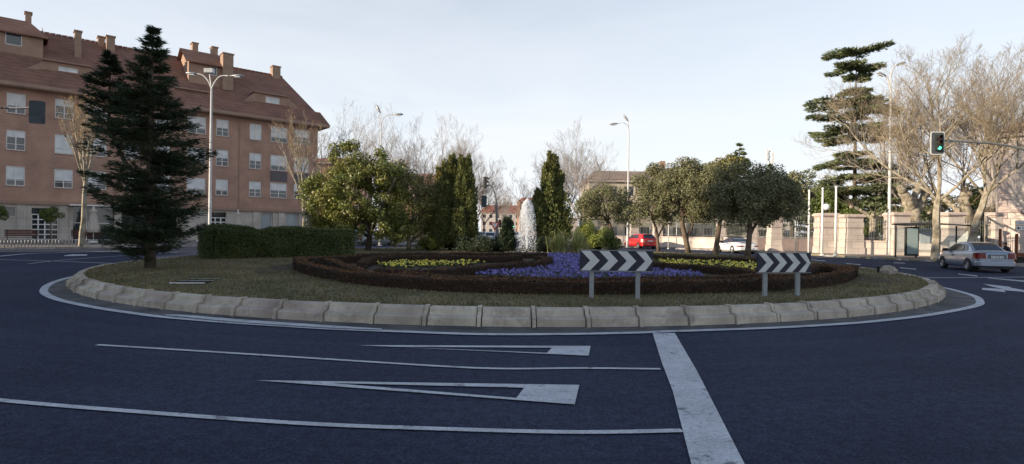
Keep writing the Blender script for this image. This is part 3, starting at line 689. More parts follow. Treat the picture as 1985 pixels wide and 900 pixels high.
# columnar cypresses
def cypress(u, vt, vb, wpx, Y, label, seed, m=M_cyp, n=9000, name='cypress_tree', group=None, lean=0, shape=1.):
    x = X(u, Y); zb = IZ(x, Y) if math.hypot(x-ICX, Y-ICY) < 14.4 else G(x, Y); zt = W(u, vt, Y).z; Hh = zt-zb; R0 = wpx/2*Y/F
    rg = np.random.default_rng(seed); root = empty(name, (x, Y, zb), label, 'tree', group)
    prf = lambda q: float(np.interp(q, [0, .12, .35, .6, .8, .92, 1], [.85, 1, .90, .62, .34, .15, .01]))**shape
    # vertical plumes
    npl = 60; P_ = []; D_ = []
    for i in range(npl):
        a = rg.random()*2*math.pi; t0 = rg.random()**1.0*.84; rr_ = R0*prf(t0)*(.45+.4*rg.random()**.5); L = Hh*(.15+.13*rg.random())*(1-.35*t0)
        c = np.array([math.cos(a)*rr_, math.sin(a)*rr_, t0*Hh]); m_ = n//npl
        t = rg.random(m_); rad = (.30*R0*max(prf(t0+.08), .25))*np.sin(np.pi*np.clip(t*.85+.12, 0, 1))+.02; aa_ = rg.random(m_)*2*math.pi; kk = .5+.5*rg.random(m_)
        pp = c+np.stack([np.cos(aa_)*rad*kk+math.cos(a)*t*.12*R0, np.sin(aa_)*rad*kk+math.sin(a)*t*.12*R0, t*L], 1)
        P_.append(pp); D_.append(np.stack([np.cos(aa_)*.5, np.sin(aa_)*.5, .9+0*aa_], 1)+rg.normal(size=(m_, 3))*.35)
    m_ = n//5; t = rg.random(m_)**.8; aa_ = rg.random(m_)*2*math.pi; rad = R0*np.array([prf(q_) for q_ in t])*(.5+.4*rg.random(m_))*(1+.12*np.sin(aa_*3+t*9))
    P_.append(np.stack([np.cos(aa_)*rad, np.sin(aa_)*rad, t*Hh*.97], 1)); D_.append(np.stack([np.cos(aa_), np.sin(aa_), 1+0*t], 1))
    pts = np.vstack(P_); dd = np.vstack(D_); ok = (pts[:, 2] < Hh) & (pts[:, 2] > .02); pts = pts[ok]; dd = dd[ok]
    np_mesh('crown', dirs_leaves(pts, dd, .16, .07, rg), 4, m, root)
    b = MB(); b.tube([(0, 0, 0), (0, 0, Hh*.5), (0, 0, Hh*.93)], [.12, .08, .02], 6)
    b.lathe([(R0*.35, .1), (R0*.55, Hh*.15), (R0*.48, Hh*.35), (R0*.28, Hh*.6), (.03, Hh*.85)], 10)
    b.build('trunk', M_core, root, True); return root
cypress(873, 298, 487, 62, 31.5, 'tall pointed dark cypress, left one of the tight pair beside the fountain', 61, n=16000, shape=1.1, group='cypresses left of the fountain')
cypress(900, 303, 487, 52, 30.6, 'tall pointed dark cypress, right one of the tight pair beside the fountain', 62, n=15000, shape=1.0, group='cypresses left of the fountain')
cypress(851, 322, 487, 34, 33.5, 'golden-green cypress peeping out left of the dark pair', 63, M_cypg, 6000)
cypress(1069, 296, 487, 84, 32.5, 'single conical cypress right of the fountain jet', 64, n=16000, shape=1.45)
cypress(984, 422, 487, 28, 29.6, 'short dark pointed conifer just left of the fountain jet', 65, M_fir, 4000, 'dwarf_conifer', shape=.9)

def bush(name, u, v, ru, rv, Y, label, m, seed, n=4000, ls=.09, lw=.5, cat='bush', group=None, nc=16, z0=None):
    k = Y/F; c = W(u, v, Y); x = c.x; zb = z0 if z0 is not None else IZ(x, Y); rg = np.random.default_rng(seed)
    cl = crown_clumps(rg, (c.x, c.y, max(zb+.1, c.z-rv*k*.3)), (ru*k*.8, ru*k*.7, rv*k*.9), nc, ru*k*.25, ru*k*.42, .9, -.3)
    base = (x, Y, zb); root = empty(name, base, label, cat, group); cl = [(q[0]-x, q[1]-Y, q[2]-zb, *q[3:]) for q in cl]
    pts, d = clump_cloud(cl, n, rg, .55); ok = pts[:, 2] > .02; np_mesh('foliage', leaves(pts[ok], d[ok], ls, ls*lw, rg, 0, .8), 4, m, root)
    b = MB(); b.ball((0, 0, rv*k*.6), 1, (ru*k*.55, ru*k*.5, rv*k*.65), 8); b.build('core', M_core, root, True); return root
bush('round_bush', 1148, 456, 38, 30, 29.2, 'bright yellow-green rounded bush behind the strap-leaved clumps', M_bush, 71, 6000)
bush('round_bush', 1183, 462, 27, 25, 28.5, 'darker green rounded bush on the right of the bright one', M_dbush, 72, 5000)
bush('round_bush', 836, 468, 34, 20, 31.8, 'bright green low bush between the magnolias and the cypresses', M_bush, 73, 4000)
bush('dark_shrub', 925, 472, 45, 16, 30.0, 'low dark shrub at the foot of the cypress pair', M_fir, 74, 4000)
bush('dark_shrub', 968, 472, 36, 16, 31.0, 'low dark shrub beside the short pointed conifer', M_fir, 75, 4000)
bush('dark_shrub', 1055, 474, 26, 16, 31.0, 'low dark shrub at the foot of the single cypress', M_fir, 76, 3000)
# phormium clumps
def strap(u, v, wpx, hpx_, Y, label, seed, m=M_yucca, n=260):
    x = X(u, Y); zb = IZ(x, Y); rg = np.random.default_rng(seed); root = empty('strap_leaf_plant', (x, Y, zb), label, 'plant', 'strap-leaved clumps'); k = Y/F; b = MB()
    for i in range(n):
        a = rg.random()*2*math.pi; sp = rg.random()*.9; L = hpx_*k*(.65+.5*rg.random()); w_ = .022+.018*rg.random(); o = Vector((rg.normal()*.12, rg.normal()*.12, 0))
        dr = Vector((math.cos(a), math.sin(a), 0)); sd = Vector((-dr.y, dr.x, 0)); vs = []
        for j in range(5):
            t = j/4; r = sp*wpx*k*.5*(t**1.25); z = L*(t-.38*sp*t*t*1.3)*(1-.12*sp); ww = w_*(1-t)**.6 if j < 4 else .002
            c = o+dr*r+Vector((0, 0, max(z, 0))); vs += [c-sd*ww, c+sd*ww]
        b.add(vs, [(2*j, 2*j+1, 2*j+3, 2*j+2) for j in range(4)])
    b.build('leaves', m, root); return root
strap(1084, 486, 84, 46, 27.0, 'spiky strap-leaved clump nearest the single cypress', 81)
strap(1120, 486, 84, 56, 26.8, 'taller spiky strap-leaved clump touching the bright bush', 82)

# box hedge (long clipped block at the left)
def box_hedge():
    rg = np.random.default_rng(91)
    A = P(385, 503, IZ); B = P(695, 498, IZ); A.z = B.z = 0; d = (B-A); L = d.length; ang = math.atan2(d.y, d.x); D = 1.7
    root = empty('box_hedge', (A.x, A.y, IZ(A.x, A.y)-.03), 'long clipped green box hedge with softly bulging lobes at the left of the island', 'hedge', rz=ang)
    def half(t): # t along
        e = min(t, L-t); return min(1, math.sqrt(max(0, 1-(1-min(e/.75, 1))**2)))
    def hgt(t): return (1.14+.045*math.sin(t*2.3)+.05*math.sin(t*.8+1)+.07*t/L-.10*math.exp(-((t-L*.36)/.22)**2)-.06*math.exp(-((t-L*.68)/.2)**2))*(.82+.18*half(t))
    n = 60000; t = rg.random(n)*L; q = rg.random(n)
    e = np.array([half(a) for a in t]); hh_ = np.array([hgt(a) for a in t]); hw = D/2*e*(1+.04*np.sin(t*3.1)-.10*np.exp(-((t-L*.36)/.2)**2)-.07*np.exp(-((t-L*.68)/.18)**2))
    per = 2*hh_+2*hw; s = q*per; side0 = s < hh_; top_ = (s >= hh_) & (s < hh_+2*hw)
    y = np.where(side0, -hw, np.where(top_, s-hh_-hw, hw)); z = np.where(side0, s, np.where(top_, hh_, per-s))
    # round the shoulder
    sh = .22; cy_ = np.sign(y)*np.maximum(np.abs(y)-(hw-sh), 0); cz = np.maximum(z-(hh_-sh), 0); rr_ = np.sqrt(cy_**2+cz**2); f = np.where(rr_ > sh, sh/np.maximum(rr_, 1e-6), 1)
    y = np.where((np.abs(y) > hw-sh) & (z > hh_-sh), np.sign(y)*(hw-sh)+cy_*f, y); z = np.where((np.abs(y) > hw-sh) & (z > hh_-sh), hh_-sh+cz*f, z)
    pts = np.stack([t, y+D/2, z], 1); nr = np.stack([np.where(t < .5, -1, np.where(t > L-.5, 1, 0))*1., np.where(top_, 0, np.sign(y)), np.where(top_, 1., .1)], 1)
    bump = .045*np.sin(t*5.3+z*3)+.04*np.sin(z*6+t*1.7); pts[:, 1] += np.where(top_, 0, np.sign(y)*bump); pts += nr*(rg.normal(size=(n, 1))*.035)
    # end caps
    np_mesh('foliage', leaves(pts, nr, .055, .035, rg, 0, .9), 4, M_box, root)
    vs = []; fs = []; K = 40
    for i in range(K+1):
        tt = .03+(L-.06)*i/K; w_ = D/2*half(tt)*.84; h_ = hgt(tt)-.07
        for yy, zz in ((-w_, 0), (-w_, h_-.22), (-w_+.2*half(tt), h_), (w_-.2*half(tt), h_), (w_, h_-.22), (w_, 0)): vs.append((tt, D/2+yy, zz))
    for i in range(K):
        for j in range(5): fs.append((i*6+j, (i+1)*6+j, (i+1)*6+j+1, i*6+j+1))
    fs += [tuple(range(6)), tuple(K*6+i for i in range(6))[::-1]]
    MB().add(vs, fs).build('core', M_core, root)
box_hedge()

# conifers with sweeping branches (fir on the island, cedars in the park)
def conifer(name, base, Hh, profile, label, seed, m, nlev, nper, droop, tip, needle, nw, per_branch, group=None, flat=.12, leader=None, bark=M_barkd, tr=.2, start=.1, gap=None, az=None, lev_jit=.5, lj=.6):
    rg = np.random.default_rng(seed); root = empty(name, base, label, 'tree', group); b = MB(); PP = []; DD = []
    def spire(x0, y0, z0, H1, sc, levels, tr_):
        b.tube([(x0, y0, z0), (x0+rg.normal()*.05, y0, z0+(H1-z0)*.5), (x0, y0, H1)], [tr_, tr_*.6, .02], 8)
        for l in range(levels):
            t = start+(1-start)*(l+.5*rg.random())/levels; z = z0+(H1-z0)*t if z0 > 0 else H1*t; zl_ = z
            R_ = np.interp(t, [p[0] for p in profile], [p[1] for p in profile])*sc
            if gap and rg.random() < gap: R_ *= .45
            for i in range(nper):
                z = zl_+rg.normal()*lev_jit*.5*(H1-z0)/levels; z = min(z, H1-.05)
                a = rg.random()*2*math.pi if az is None else az[int(rg.integers(len(az)))]+rg.normal()*.3
                L = R_*(lj+(1.07-lj)*rg.random()); n = 8; dirv = Vector((math.cos(a), math.sin(a), 0)); sd = Vector((-dirv.y, dirv.x, 0)); pts = []
                crv = rg.normal()*.12
                for j in range(n+1):
                    s = j/n; pts.append(Vector((x0, y0, z))+dirv*(L*s)+sd*(crv*L*s*s)+Vector((0, 0, L*(tip*s*s-droop*s+.05*math.sin(s*5+i)))))
                b.tube(pts[:-1], [max(.008, .035*(1-j/n)*max(L, .8)*.6) for j in range(n)], 4)
                m_ = int(per_branch*max(L, .3)); s = rg.random(m_)**.75*.95+.05; idx = np.clip((s*n).astype(int), 0, n-1); f = (s*n-idx)[:, None]
                PA = np.array([list(p) for p in pts]); c = PA[idx]*(1-f)+PA[idx+1]*f
                # secondary sprays: thin ribs leaving the limb at an angle
                nr_ = 9; rib = rg.integers(nr_, size=m_); rs = (rib+.5)/nr_; sgn = np.where(rg.random(m_) < .5, -1, 1)
                wmax = .34*L*np.sin(np.pi*np.clip(rs*.85+.1, 0, 1)); tt = rg.random(m_); lat = sgn*wmax*tt
                idx = np.clip((rs*n).astype(int), 0, n-1); c = PA[idx]+(PA[np.minimum(idx+1, n)]-PA[idx])*((rs*n-idx)[:, None])
                c = c+np.array(list(sd))*lat[:, None]+np.array(list(dirv))*(wmax*tt*.75)[:, None]; c[:, 2] += -droop*.35*np.abs(lat)+rg.normal(size=m_)*flat*.25
                axis = rg.random(m_) < .35; c2 = PA[np.clip((s*n).astype(int), 0, n)]+rg.normal(size=(m_, 3))*.03; c = np.where(axis[:, None], c2, c)
                d = np.array(list(dirv))[None]*(.8+.0*s[:, None])+np.array(list(sd))[None]*(sgn*.55*(~axis)+rg.normal(size=m_)*.35)[:, None]; d = d+np.array([[0, 0, 1.]])*(.10+rg.normal(size=m_)*.22)[:, None]
                PP.append(c); DD.append(d)
    spire(0, 0, 0, Hh, 1, nlev, tr)
    if leader:
        for lx, ly, lz, lt, sc, lv in leader: 
            b.tube([(0, 0, lz*.55), (lx*.6, ly*.6, lz*.75), (lx, ly, lz)], [tr*.5, tr*.4, tr*.3], 6); spire(lx, ly, lz, lt, sc, lv, tr*.3)
    pts = np.vstack(PP); dd = np.vstack(DD); ok = pts[:, 2] > .15; pts = pts[ok]; dd = dd[ok]
    np_mesh('crown', dirs_leaves(pts, dd, needle, nw, rg), 4, m, root)
    b.build('trunk', bark, root, True); return root
p = P(292, 519, IZ); Yf = 17.4; fx = X(292, Yf); kf = Yf/F
conifer('fir_tree', (fx, Yf, IZ(fx, Yf)-.03), W(315, 50, Yf).z-IZ(fx, Yf), [(0, .9), (.09, 1.3), (.2, 1.65), (.42, 1.8), (.58, 1.5), (.70, .95), (.80, .62), (.9, .36), (1, .05)],
        'big dark twin-topped fir standing alone on the left of the island', 101, M_fir, 34, 8, .12, .34, .14, .022, 300, lj=.45, leader=[(-1.45, .2, 4.3, W(205, 92, Yf).z-.4, .40, 10)], tr=.16, start=.065)

# ------------------------------------------------------------------ bare deciduous trees
def seg_tubes(segs, n):
    """segs: array k x 8 (p0, p1, r0, r1) -> prisms with n sides as numpy quads"""
    s = np.asarray(segs, float); p0 = s[:, 0:3]; p1 = s[:, 3:6]; r0 = s[:, 6:7]; r1 = s[:, 7:8]; d = p1-p0; d /= np.linalg.norm(d, axis=1)[:, None]+1e-9
    h = np.where(np.abs(d[:, 2:3]) > .9, np.array([[1., 0, 0]]), np.array([[0, 0, 1.]])); a = np.cross(d, h); a /= np.linalg.norm(a, axis=1)[:, None]+1e-9; b = np.cross(d, a)
    qs = []
    for k in range(n):
        c0, s0 = math.cos(2*math.pi*k/n), math.sin(2*math.pi*k/n); c1, s1 = math.cos(2*math.pi*(k+1)/n), math.sin(2*math.pi*(k+1)/n)
        qs.append(np.stack([p0+(a*c0+b*s0)*r0, p0+(a*c1+b*s1)*r0, p1+(a*c1+b*s1)*r1, p1+(a*c0+b*s0)*r1], 1))
    return np.concatenate(qs, 0).reshape(-1, 3)
def grow(seed, Hh, trunk_h, spread, tr, kids_=(6, 6, 5, 4), lean=(0, 0), upward=.35, lens=None, forks=None, tropism=.12, wob=.09, r1=.55):
    rg = random.Random(seed); thick = []; thin = []
    def rv(): return Vector((rg.gauss(0, 1), rg.gauss(0, 1), rg.gauss(0, 1)))
    def branch(p, d, L, r, lev):
        nseg = 6 if lev == 0 else (5 if lev < 3 else 3); pts = [p.copy()]; cd = d.normalized()
        for i in range(nseg):
            cd = (cd+rv()*wob*(1.3 if lev else .6)+Vector((0, 0, tropism*(.5+lev*.35)))).normalized(); p = p+cd*(L/nseg); pts.append(p.copy())
        rs = [max(r*(1-.72*i/nseg), .0045) for i in range(nseg+1)]
        for i in range(nseg): (thick if lev < 2 else thin).append((*pts[i], *pts[i+1], rs[i], rs[i+1]))
        if lev >= len(kids_): return
        nk = kids_[lev]
        for j in range(nk):
            t = .28+.72*(j+rg.random()*.7)/nk; i = min(int(t*nseg), nseg-1); q = pts[i].lerp(pts[i+1], t*nseg-i); ax = (pts[i+1]-pts[i]).normalized()
            o = rv(); o -= ax*o.dot(ax); o.normalize(); ang = rg.uniform(.45, 1.0)
            nd = ax*math.cos(ang)+o*math.sin(ang)*spread; nd.z += upward*.5
            branch(q, nd, L*rg.uniform(.42, .66)*(1-.3*t), rs[i]*.62, lev+1)
    base = Vector((0, 0, 0)); topv = Vector((lean[0], lean[1], trunk_h)); n = 5; pts = [base.lerp(topv, i/n)+Vector((rg.gauss(0, .03), rg.gauss(0, .03), 0))*(0 < i < n) for i in range(n+1)]
    for i in range(n): thick.append((*pts[i], *pts[i+1], tr*(1.15-.35*i/n), tr*(1.15-.35*(i+1)/n)))
    nf = forks or 5
    for j in range(nf):
        a = 2*math.pi*(j+rg.random()*.6)/nf; tilt = rg.uniform(.25, .75)*spread if j else .06
        d = Vector((math.cos(a)*math.sin(tilt), math.sin(a)*math.sin(tilt), math.cos(tilt)))
        branch(topv-Vector((0, 0, rg.uniform(0, trunk_h*.12))), d, (Hh-trunk_h)*rg.uniform(.62, .82)/(.75+.25*math.cos(tilt)) if j else (Hh-trunk_h)*.88, tr*r1, 0)
    return thick, thin
def bare_tree(base, label, g, group=None, bark=M_plane, twig=M_twig, dry=0, seed=0, name='bare_tree'):
    thick, thin = g; root = empty(name, base, label, 'tree', group)
    big = [s for s in thick]; np_mesh('trunk', seg_tubes(big, 6), 4, bark, root)
    np_mesh('branches', seg_tubes(thin, 3), 4, twig, root)
    if dry:
        rg = np.random.default_rng(seed); T = np.array(thin); i = rg.integers(len(T), size=dry); p = T[i, 3:6]+rg.normal(size=(dry, 3))*.05
        np_mesh('dry_leaves', leaves(p, np.tile([[0, 0, 1.]], (dry, 1)), .11, .08, rg), 4, M_dry, root)
    return root

# park planes right (large, sunlit)
Yt = 37.4; bx1 = X(1812, Yt, 500); z1 = G(bx1, Yt)+.13
bare_tree((bx1, Yt, z1), 'tall bare plane tree by the bus shelter with a straight pale trunk', grow(201, 13.3, 4.2, 1.1, .225, (10, 8, 6, 4), (.2, 0), .15, forks=6, wob=.12, tropism=.09, r1=.42), 'bare plane trees of the right pavement')
Yt = 36.6; bx2 = X(1872, Yt, 500); z2 = G(bx2, Yt)+.13
bare_tree((bx2, Yt, z2), 'tall bare plane tree behind the silver saloon, its pale trunk leaning right', grow(202, 12.6, 4.4, 1.1, .21, (10, 8, 6, 4), (1.5, .3), .15, forks=5, wob=.12, tropism=.09, r1=.42), 'bare plane trees of the right pavement')
# pollarded planes behind the wall
def pollard(u, Y, ht, label, seed, arms=4, r=.38):
    rg = random.Random(seed); x = X(u, Y); root = empty('pollarded_plane_tree', (x, Y, G(x, Y)), label, 'tree', 'pollarded planes behind the park wall'); b = MB()
    b.tube([(0, 0, 0), (rg.uniform(-.1, .1), 0, ht*.35), (0, 0, ht*.7)], [r*1.2, r, r*.95], 10); k = MB()
    for i in range(arms):
        a = 2*math.pi*i/arms+rg.uniform(-.4, .4); L = ht*.45; p = Vector((0, 0, ht*.62)); d = Vector((math.cos(a)*.8, math.sin(a)*.4, .8)).normalized(); pts = [p]; rs = [r*.62]
        for j in range(5):
            d = (d+Vector((rg.gauss(0, .3), rg.gauss(0, .2), rg.gauss(.05, .25)))).normalized(); p = p+d*L/5; pts.append(p.copy()); rs.append(r*(.5-.04*j)*(1.25 if j % 2 else .85))
        b.tube(pts, rs, 7); b.ball(pts[-1], r*.55, (1, 1, .9), 6); b.ball(pts[3]+Vector((0, -.05, .05)), r*.42, (1, 1, 1), 6)
        for q in range(10):
            dd = Vector((rg.gauss(0, .6), rg.gauss(0, .4), rg.uniform(.3, 1.2))).normalized(); e = pts[-1]+dd*rg.uniform(.5, 1.4); k.tube([pts[-1], pts[-1].lerp(e, .5)+Vector((rg.gauss(0, .08), 0, 0)), e], [.02, .012, .004], 3)
        k.build('twigs', M_twig, root); k = MB()
    b.build('trunk', M_plane, root, True)
pollard(1692, 48, 4.6, 'knobbly pollarded plane behind the railing right of the gate pillars', 211, 3, .30)
pollard(1768, 47, 5.4, 'thick pollarded plane behind the bus shelter', 212, 6, .62)
pollard(1872, 46, 4.8, 'stout pollarded plane between the bus shelter and the pink house', 213, 5, .48)
pollard(1835, 50, 4.6, 'slimmer pollarded plane just behind the shelter roof end', 214, 4, .3)
# cedar with flat tiers
Yc = 60; cxx = X(1656, Yc); gz_ = G(cxx, Yc)
conifer('cedar_tree', (cxx, Yc, gz_), W(1660, 88, Yc).z-gz_, [(0, 3.6), (.28, 4.9), (.42, 4.6), (.52, 3.6), (.66, 4.9), (.76, 3.9), (.86, 2.6), (.94, 3.2), (1, 2.6)],
        'tall cedar with flat layered tiers rising above the park gate', 111, M_cedar, 14, 11, -.05, -.08, .34, .085, 240, flat=.3, tr=.26, start=.16, gap=.2, lev_jit=.2, lj=.62)
conifer('cedar_tree', (X(1715, 62), 62, .2), 9.5, [(0, 5), (.4, 5.2), (.7, 4), (1, .8)], 'low broad cedar spreading behind the pollarded planes', 112, M_cedar, 10, 8, .0, .0, .34, .10, 140, flat=.3, tr=.3, start=.2, gap=.2, lev_jit=.15)
conifer('cedar_tree', (X(1610, 66), 66, .2), 8.3, [(0, 3.6), (.5, 3.4), (.8, 2.4), (1, .5)], 'small cedar just left of the tall tiered cedar', 113, M_cedar, 14, 9, .05, .02, .34, .09, 110, flat=.5, tr=.25, start=.12, gap=.1)
conifer('spruce_tree', (X(1432, 62), 62, .2), W(1432, 282, 62).z, [(0, 2.6), (.5, 2.1), (.8, 1.1), (1, .1)], 'pointed spruce rising behind the row of oaks', 114, M_cedar, 26, 8, .15, .15, .28, .07, 120, tr=.18)
conifer('spruce_tree', (X(1492, 66), 66, .2), W(1492, 320, 66).z, [(0, 2.2), (.5, 1.8), (.8, .9), (1, .1)], 'smaller spruce beside the antenna mast', 115, M_cedar, 20, 7, .15, .15, .28, .07, 110, tr=.15)
for i, (u, v, ru, rv, Y, lb) in enumerate([(1535, 380, 36, 40, 58, 'rounded evergreen left of the flagpoles, above the gate'), (1570, 390, 34, 55, 62, 'olive-green tree behind the flagpoles'), (1600, 415, 40, 40, 56, 'mid-green shrubbery just inside the gate'),
                                 (1410, 325, 26, 22, 60, 'golden-green treetop left of the pointed spruce'), (1740, 430, 60, 34, 56, 'green shrubbery low behind the bus shelter'), (1660, 440, 40, 30, 52, 'green shrubbery behind the railing beside the gate pillars'), (1815, 425, 46, 44, 58, 'dark evergreen seen between the two stout pollarded planes'), (1905, 410, 46, 60, 60, 'tall dark evergreen filling the gap left of the pink house')]):
    x = X(u, Y); rgx = np.random.default_rng(300+i); c = W(u, v, Y); k = Y/F; cl = crown_clumps(rgx, (c.x, c.y, c.z), (ru*k, ru*k*.7, rv*k), 24, .5, .95, .9, -.8)
    leafy_tree('evergreen_tree', (x, Y, .15), lb, 'tree', cl, 6500, .22, [M_oak, M_cedar, M_dbush, M_cypg, M_cedar, M_dbush, M_oak, M_dbush][i], M_barkd, [([Vector((x, Y, .1)), Vector((x, Y, c.z*.5)), c], [.2, .17, .1])], 'evergreens inside the park', 320+i, limbs=6)

# far park and street trees; individual trees, sharing a few meshes
protoA = bare_tree((X(1125, 62), 62, .15), 'wide bare tree right behind the single cypress', grow(221, 11.6, 3.2, 1.05, .17, (7, 6, 5, 3), (0, 0), .25, forks=6, r1=.4, wob=.12), 'bare street trees behind the island', M_twigg, M_twigg, seed=1)
protoB = bare_tree((X(660, 72), 72, .3), 'thin bare tree just right of the block of flats', grow(222, 15.5, 4, .85, .16, (6, 6, 4, 3), (0, 0), .35, forks=5, r1=.4, wob=.11), 'bare street trees behind the island', M_twigg, M_twigg, dry=500, seed=2)
protoC = bare_tree((X(925, 84), 84, .15), 'russet bare tree right of the cypress pair', grow(223, 11, 2.6, 1.1, .17, (7, 6, 5, 3), (0, 0), .2, forks=6, r1=.4, wob=.12), 'bare street trees behind the island', M_twigr, M_twigr, seed=3)
def put(proto, u, vtop, Y, h0, label, rz):
    c = copy_tree(proto); x = X(u, Y); c.location = (x, Y, G(x, Y)); s = (W(u, vtop, Y).z-G(x, Y))/h0; c.scale = (s, s, s); c.rotation_euler = (0, 0, rz); c['label'] = label; return c
put(protoB, 702, 236, 80, 15.5, 'bare tree topping the magnolia crown on its left half', 1.1)
put(protoB, 775, 246, 84, 15.5, 'bare tree right of the double-headed far street lamp', 2.3)
put(protoB, 728, 262, 95, 15.5, 'shorter bare tree seen through the far lamp on the left', 4.0)
put(protoA, 812, 262, 88, 11.6, 'dense bare tree above the smaller magnolia', .7)
put(protoA, 848, 256, 92, 11.6, 'dense bare tree left behind the golden cypress', 3.9)
put(protoA, 893, 268, 98, 11.6, 'grey bare tree directly behind the tall cypress pair', 5.1)
put(protoC, 905, 300, 92, 11, 'russet bare tree touching the right cypress of the pair', 2.0)
put(protoC, 938, 345, 112, 11, 'low russet bare tree beside the curved signal post', 3.0)
put(protoA, 985, 372, 190, 11.6, 'small distant bare tree at the end of the avenue', 1.5)
put(protoA, 972, 380, 210, 11.6, 'tiny distant bare tree left of the avenue end', 2.9)
put(protoC, 1048, 322, 80, 11, 'russet bare tree left behind the single cypress', 4.4)
put(protoC, 1020, 372, 120, 11, 'low bare tree peeping over the fountain jet', 5.6)
put(protoA, 1092, 285, 74, 11.6, 'bare tree half hidden by the single cypress', 2.6)
put(protoA, 1160, 300, 78, 11.6, 'bare tree at the right edge of the grey group, above the small oak', 4.9)
put(protoA, 1752, 190, 56, 11.6, 'bare tree standing inside the park behind the tall lamp post', 1.9)
put(protoA, 1700, 250, 58, 11.6, 'bare tree tangled with the tall tiered cedar', 3.3)
put(protoA, 1960, 150, 46, 11.6, 'bare tree in front of the pink house at the right edge', .4)
put(protoC, 1860, 200, 60, 11, 'brownish bare tree far behind the two big planes', 5.9)
# two street trees before the block of flats
xx = X(158, 38.6); bare_tree((xx, 38.6, .3), 'pale-barked street tree with golden dead leaves left of the fir', grow(231, 10.3, 4.4, .62, .16, (6, 5, 4), (.25, 0), .5, forks=6), 'young planes before the flats', dry=900, seed=4)
xx = X(590, 47); bare_tree((xx, 47, .3), 'pale-barked street tree with sparse dead leaves at the right end of the flats', grow(232, 10.2, 3.6, .8, .14, (6, 5, 4), (-.1, 0), .45, forks=6), 'young planes before the flats', dry=700, seed=5)

# ------------------------------------------------------------------ block of flats (left)
FANG = math.atan2(FD.y, FD.x)
def FX(u, v, yb=0):                    # photo pixel -> (along, height) on the plane yb metres behind the facade
    dx, dz = ray(u, v); o = FO-FN*yb
    t = (o.x*FN.x+o.y*FN.y)/(dx*FN.x+FN.y); return (dx*t-FO.x)*FD.x+(t-FO.y)*FD.y, H+dz*t
def holed_wall(b, x0, x1, z0, z1, holes, depth=.16, mi=0, y=0):
    xs = sorted(set([x0, x1]+[h[0] for h in holes]+[h[1] for h in holes])); zs = sorted(set([z0, z1]+[h[2] for h in holes]+[h[3] for h in holes]))
    xs = [a for a in xs if x0 <= a <= x1]; zs = [a for a in zs if z0 <= a <= z1]
    for i in range(len(xs)-1):
        for j in range(len(zs)-1):
            cx, cz = (xs[i]+xs[i+1])/2, (zs[j]+zs[j+1])/2
            if any(h[0] < cx < h[1] and h[2] < cz < h[3] for h in holes): continue
            b.add([(xs[i], y, zs[j]), (xs[i+1], y, zs[j]), (xs[i+1], y, zs[j+1]), (xs[i], y, zs[j+1])], [(0, 1, 2, 3)], mi)
    for a, c, d, e in [h[:4] for h in holes]:
        b.add([(a, y, d), (c, y, d), (c, y, e), (a, y, e), (a, y+depth, d), (c, y+depth, d), (c, y+depth, e), (a, y+depth, e)], [(0, 4, 5, 1), (1, 5, 6, 2), (2, 6, 7, 3), (3, 7, 4, 0)], mi)
def window(parent, x0, x1, z0, z1, y, rgx, nm=2, blind=None, low=True, mats=None):
    fr = MB(); t = .055
    fr.box(x0, x1, y, y+.06, z0, z0+t); fr.box(x0, x1, y, y+.06, z1-t, z1); fr.box(x0, x0+t, y, y+.06, z0+t, z1-t); fr.box(x1-t, x1, y, y+.06, z0+t, z1-t)
    for i in range(1, nm): c = x0+(x1-x0)*i/nm; fr.box(c-.035, c+.035, y-.005, y+.05, z0+t, z1-t)
    if low: fr.box(x0+t, x1-t, y, y+.05, z0+(z1-z0)*.3-.02, z0+(z1-z0)*.3+.02)
    f = fr.build('window', M_white, parent)
    MB().box(x0+.02, x1-.02, y+.065, y+.08, z0+.02, z1-.02).build('pane', M_wglass, f)
    bl = rgx.choice([.35, .5, .62, .66, .66, .66, .75, .95]) if blind is None else blind
    if bl > 0: MB().box(x0+.05, x1-.05, y+.045, y+.062, z1-(z1-z0)*bl, z1-.04).build('blind', M_blind, f)
    MB().box(x0-.06, x1+.06, -.05, y+.02, z0-.06, z0-.002).build('sill', M_fascia, f)
    return f
rgx = random.Random(77)
flats = empty('apartment_block', FO, 'long four-storey brown brick block of flats with tiled roof, dormers and chimneys', 'building', rz=FANG)
cols = [(10, 47), (104, 140), (165, 205), (240, 268), (300, 328), (361, 397), (417, 441), (482, 505), (523, 555), (569, 598)]
rows = [(10.42, 12.0), (7.55, 9.12), (4.76, 6.3)]
wx = [(FX(a, 440)[0], FX(b, 440)[0]) for a, b in cols]; wx = [(-12.6, -11.1), (-8.2, -6.7), (-4.6, -3.2)]+wx
holes = [(a, b, z0, z1) for a, b in wx for z0, z1 in rows]
s1 = FX(614, 440)[0]; wb = MB()
holed_wall(wb, -16, s1, 3.45, 12.45, holes)
wb.add([(s1, 0, 3.45), (s1, 14, 3.45), (s1, 14, 12.45), (s1, 0, 12.45)], [(0, 1, 2, 3)]); wb.add([(-16, 0, 3.45), (-16, 14, 3.45), (-16, 14, 12.45), (-16, 0, 12.45)], [(3, 2, 1, 0)]); wb.add([(-16, 14, .3), (s1, 14, .3), (s1, 14, 12.45), (-16, 14, 12.45)], [(3, 2, 1, 0)])
wb.add([(-16, 0, 3.45), (s1, 0, 3.45), (s1, .2, 3.45), (-16, .2, 3.45)], [(3, 2, 1, 0)])
wb.build('wall', M_brick, flats)
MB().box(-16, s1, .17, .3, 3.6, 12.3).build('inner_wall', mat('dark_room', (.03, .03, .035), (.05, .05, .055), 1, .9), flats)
for a, b in wx:
    for z0, z1 in rows:
        window(flats, a, b, z0, z1, .04, rgx, 2 if b-a > 1 else 2)
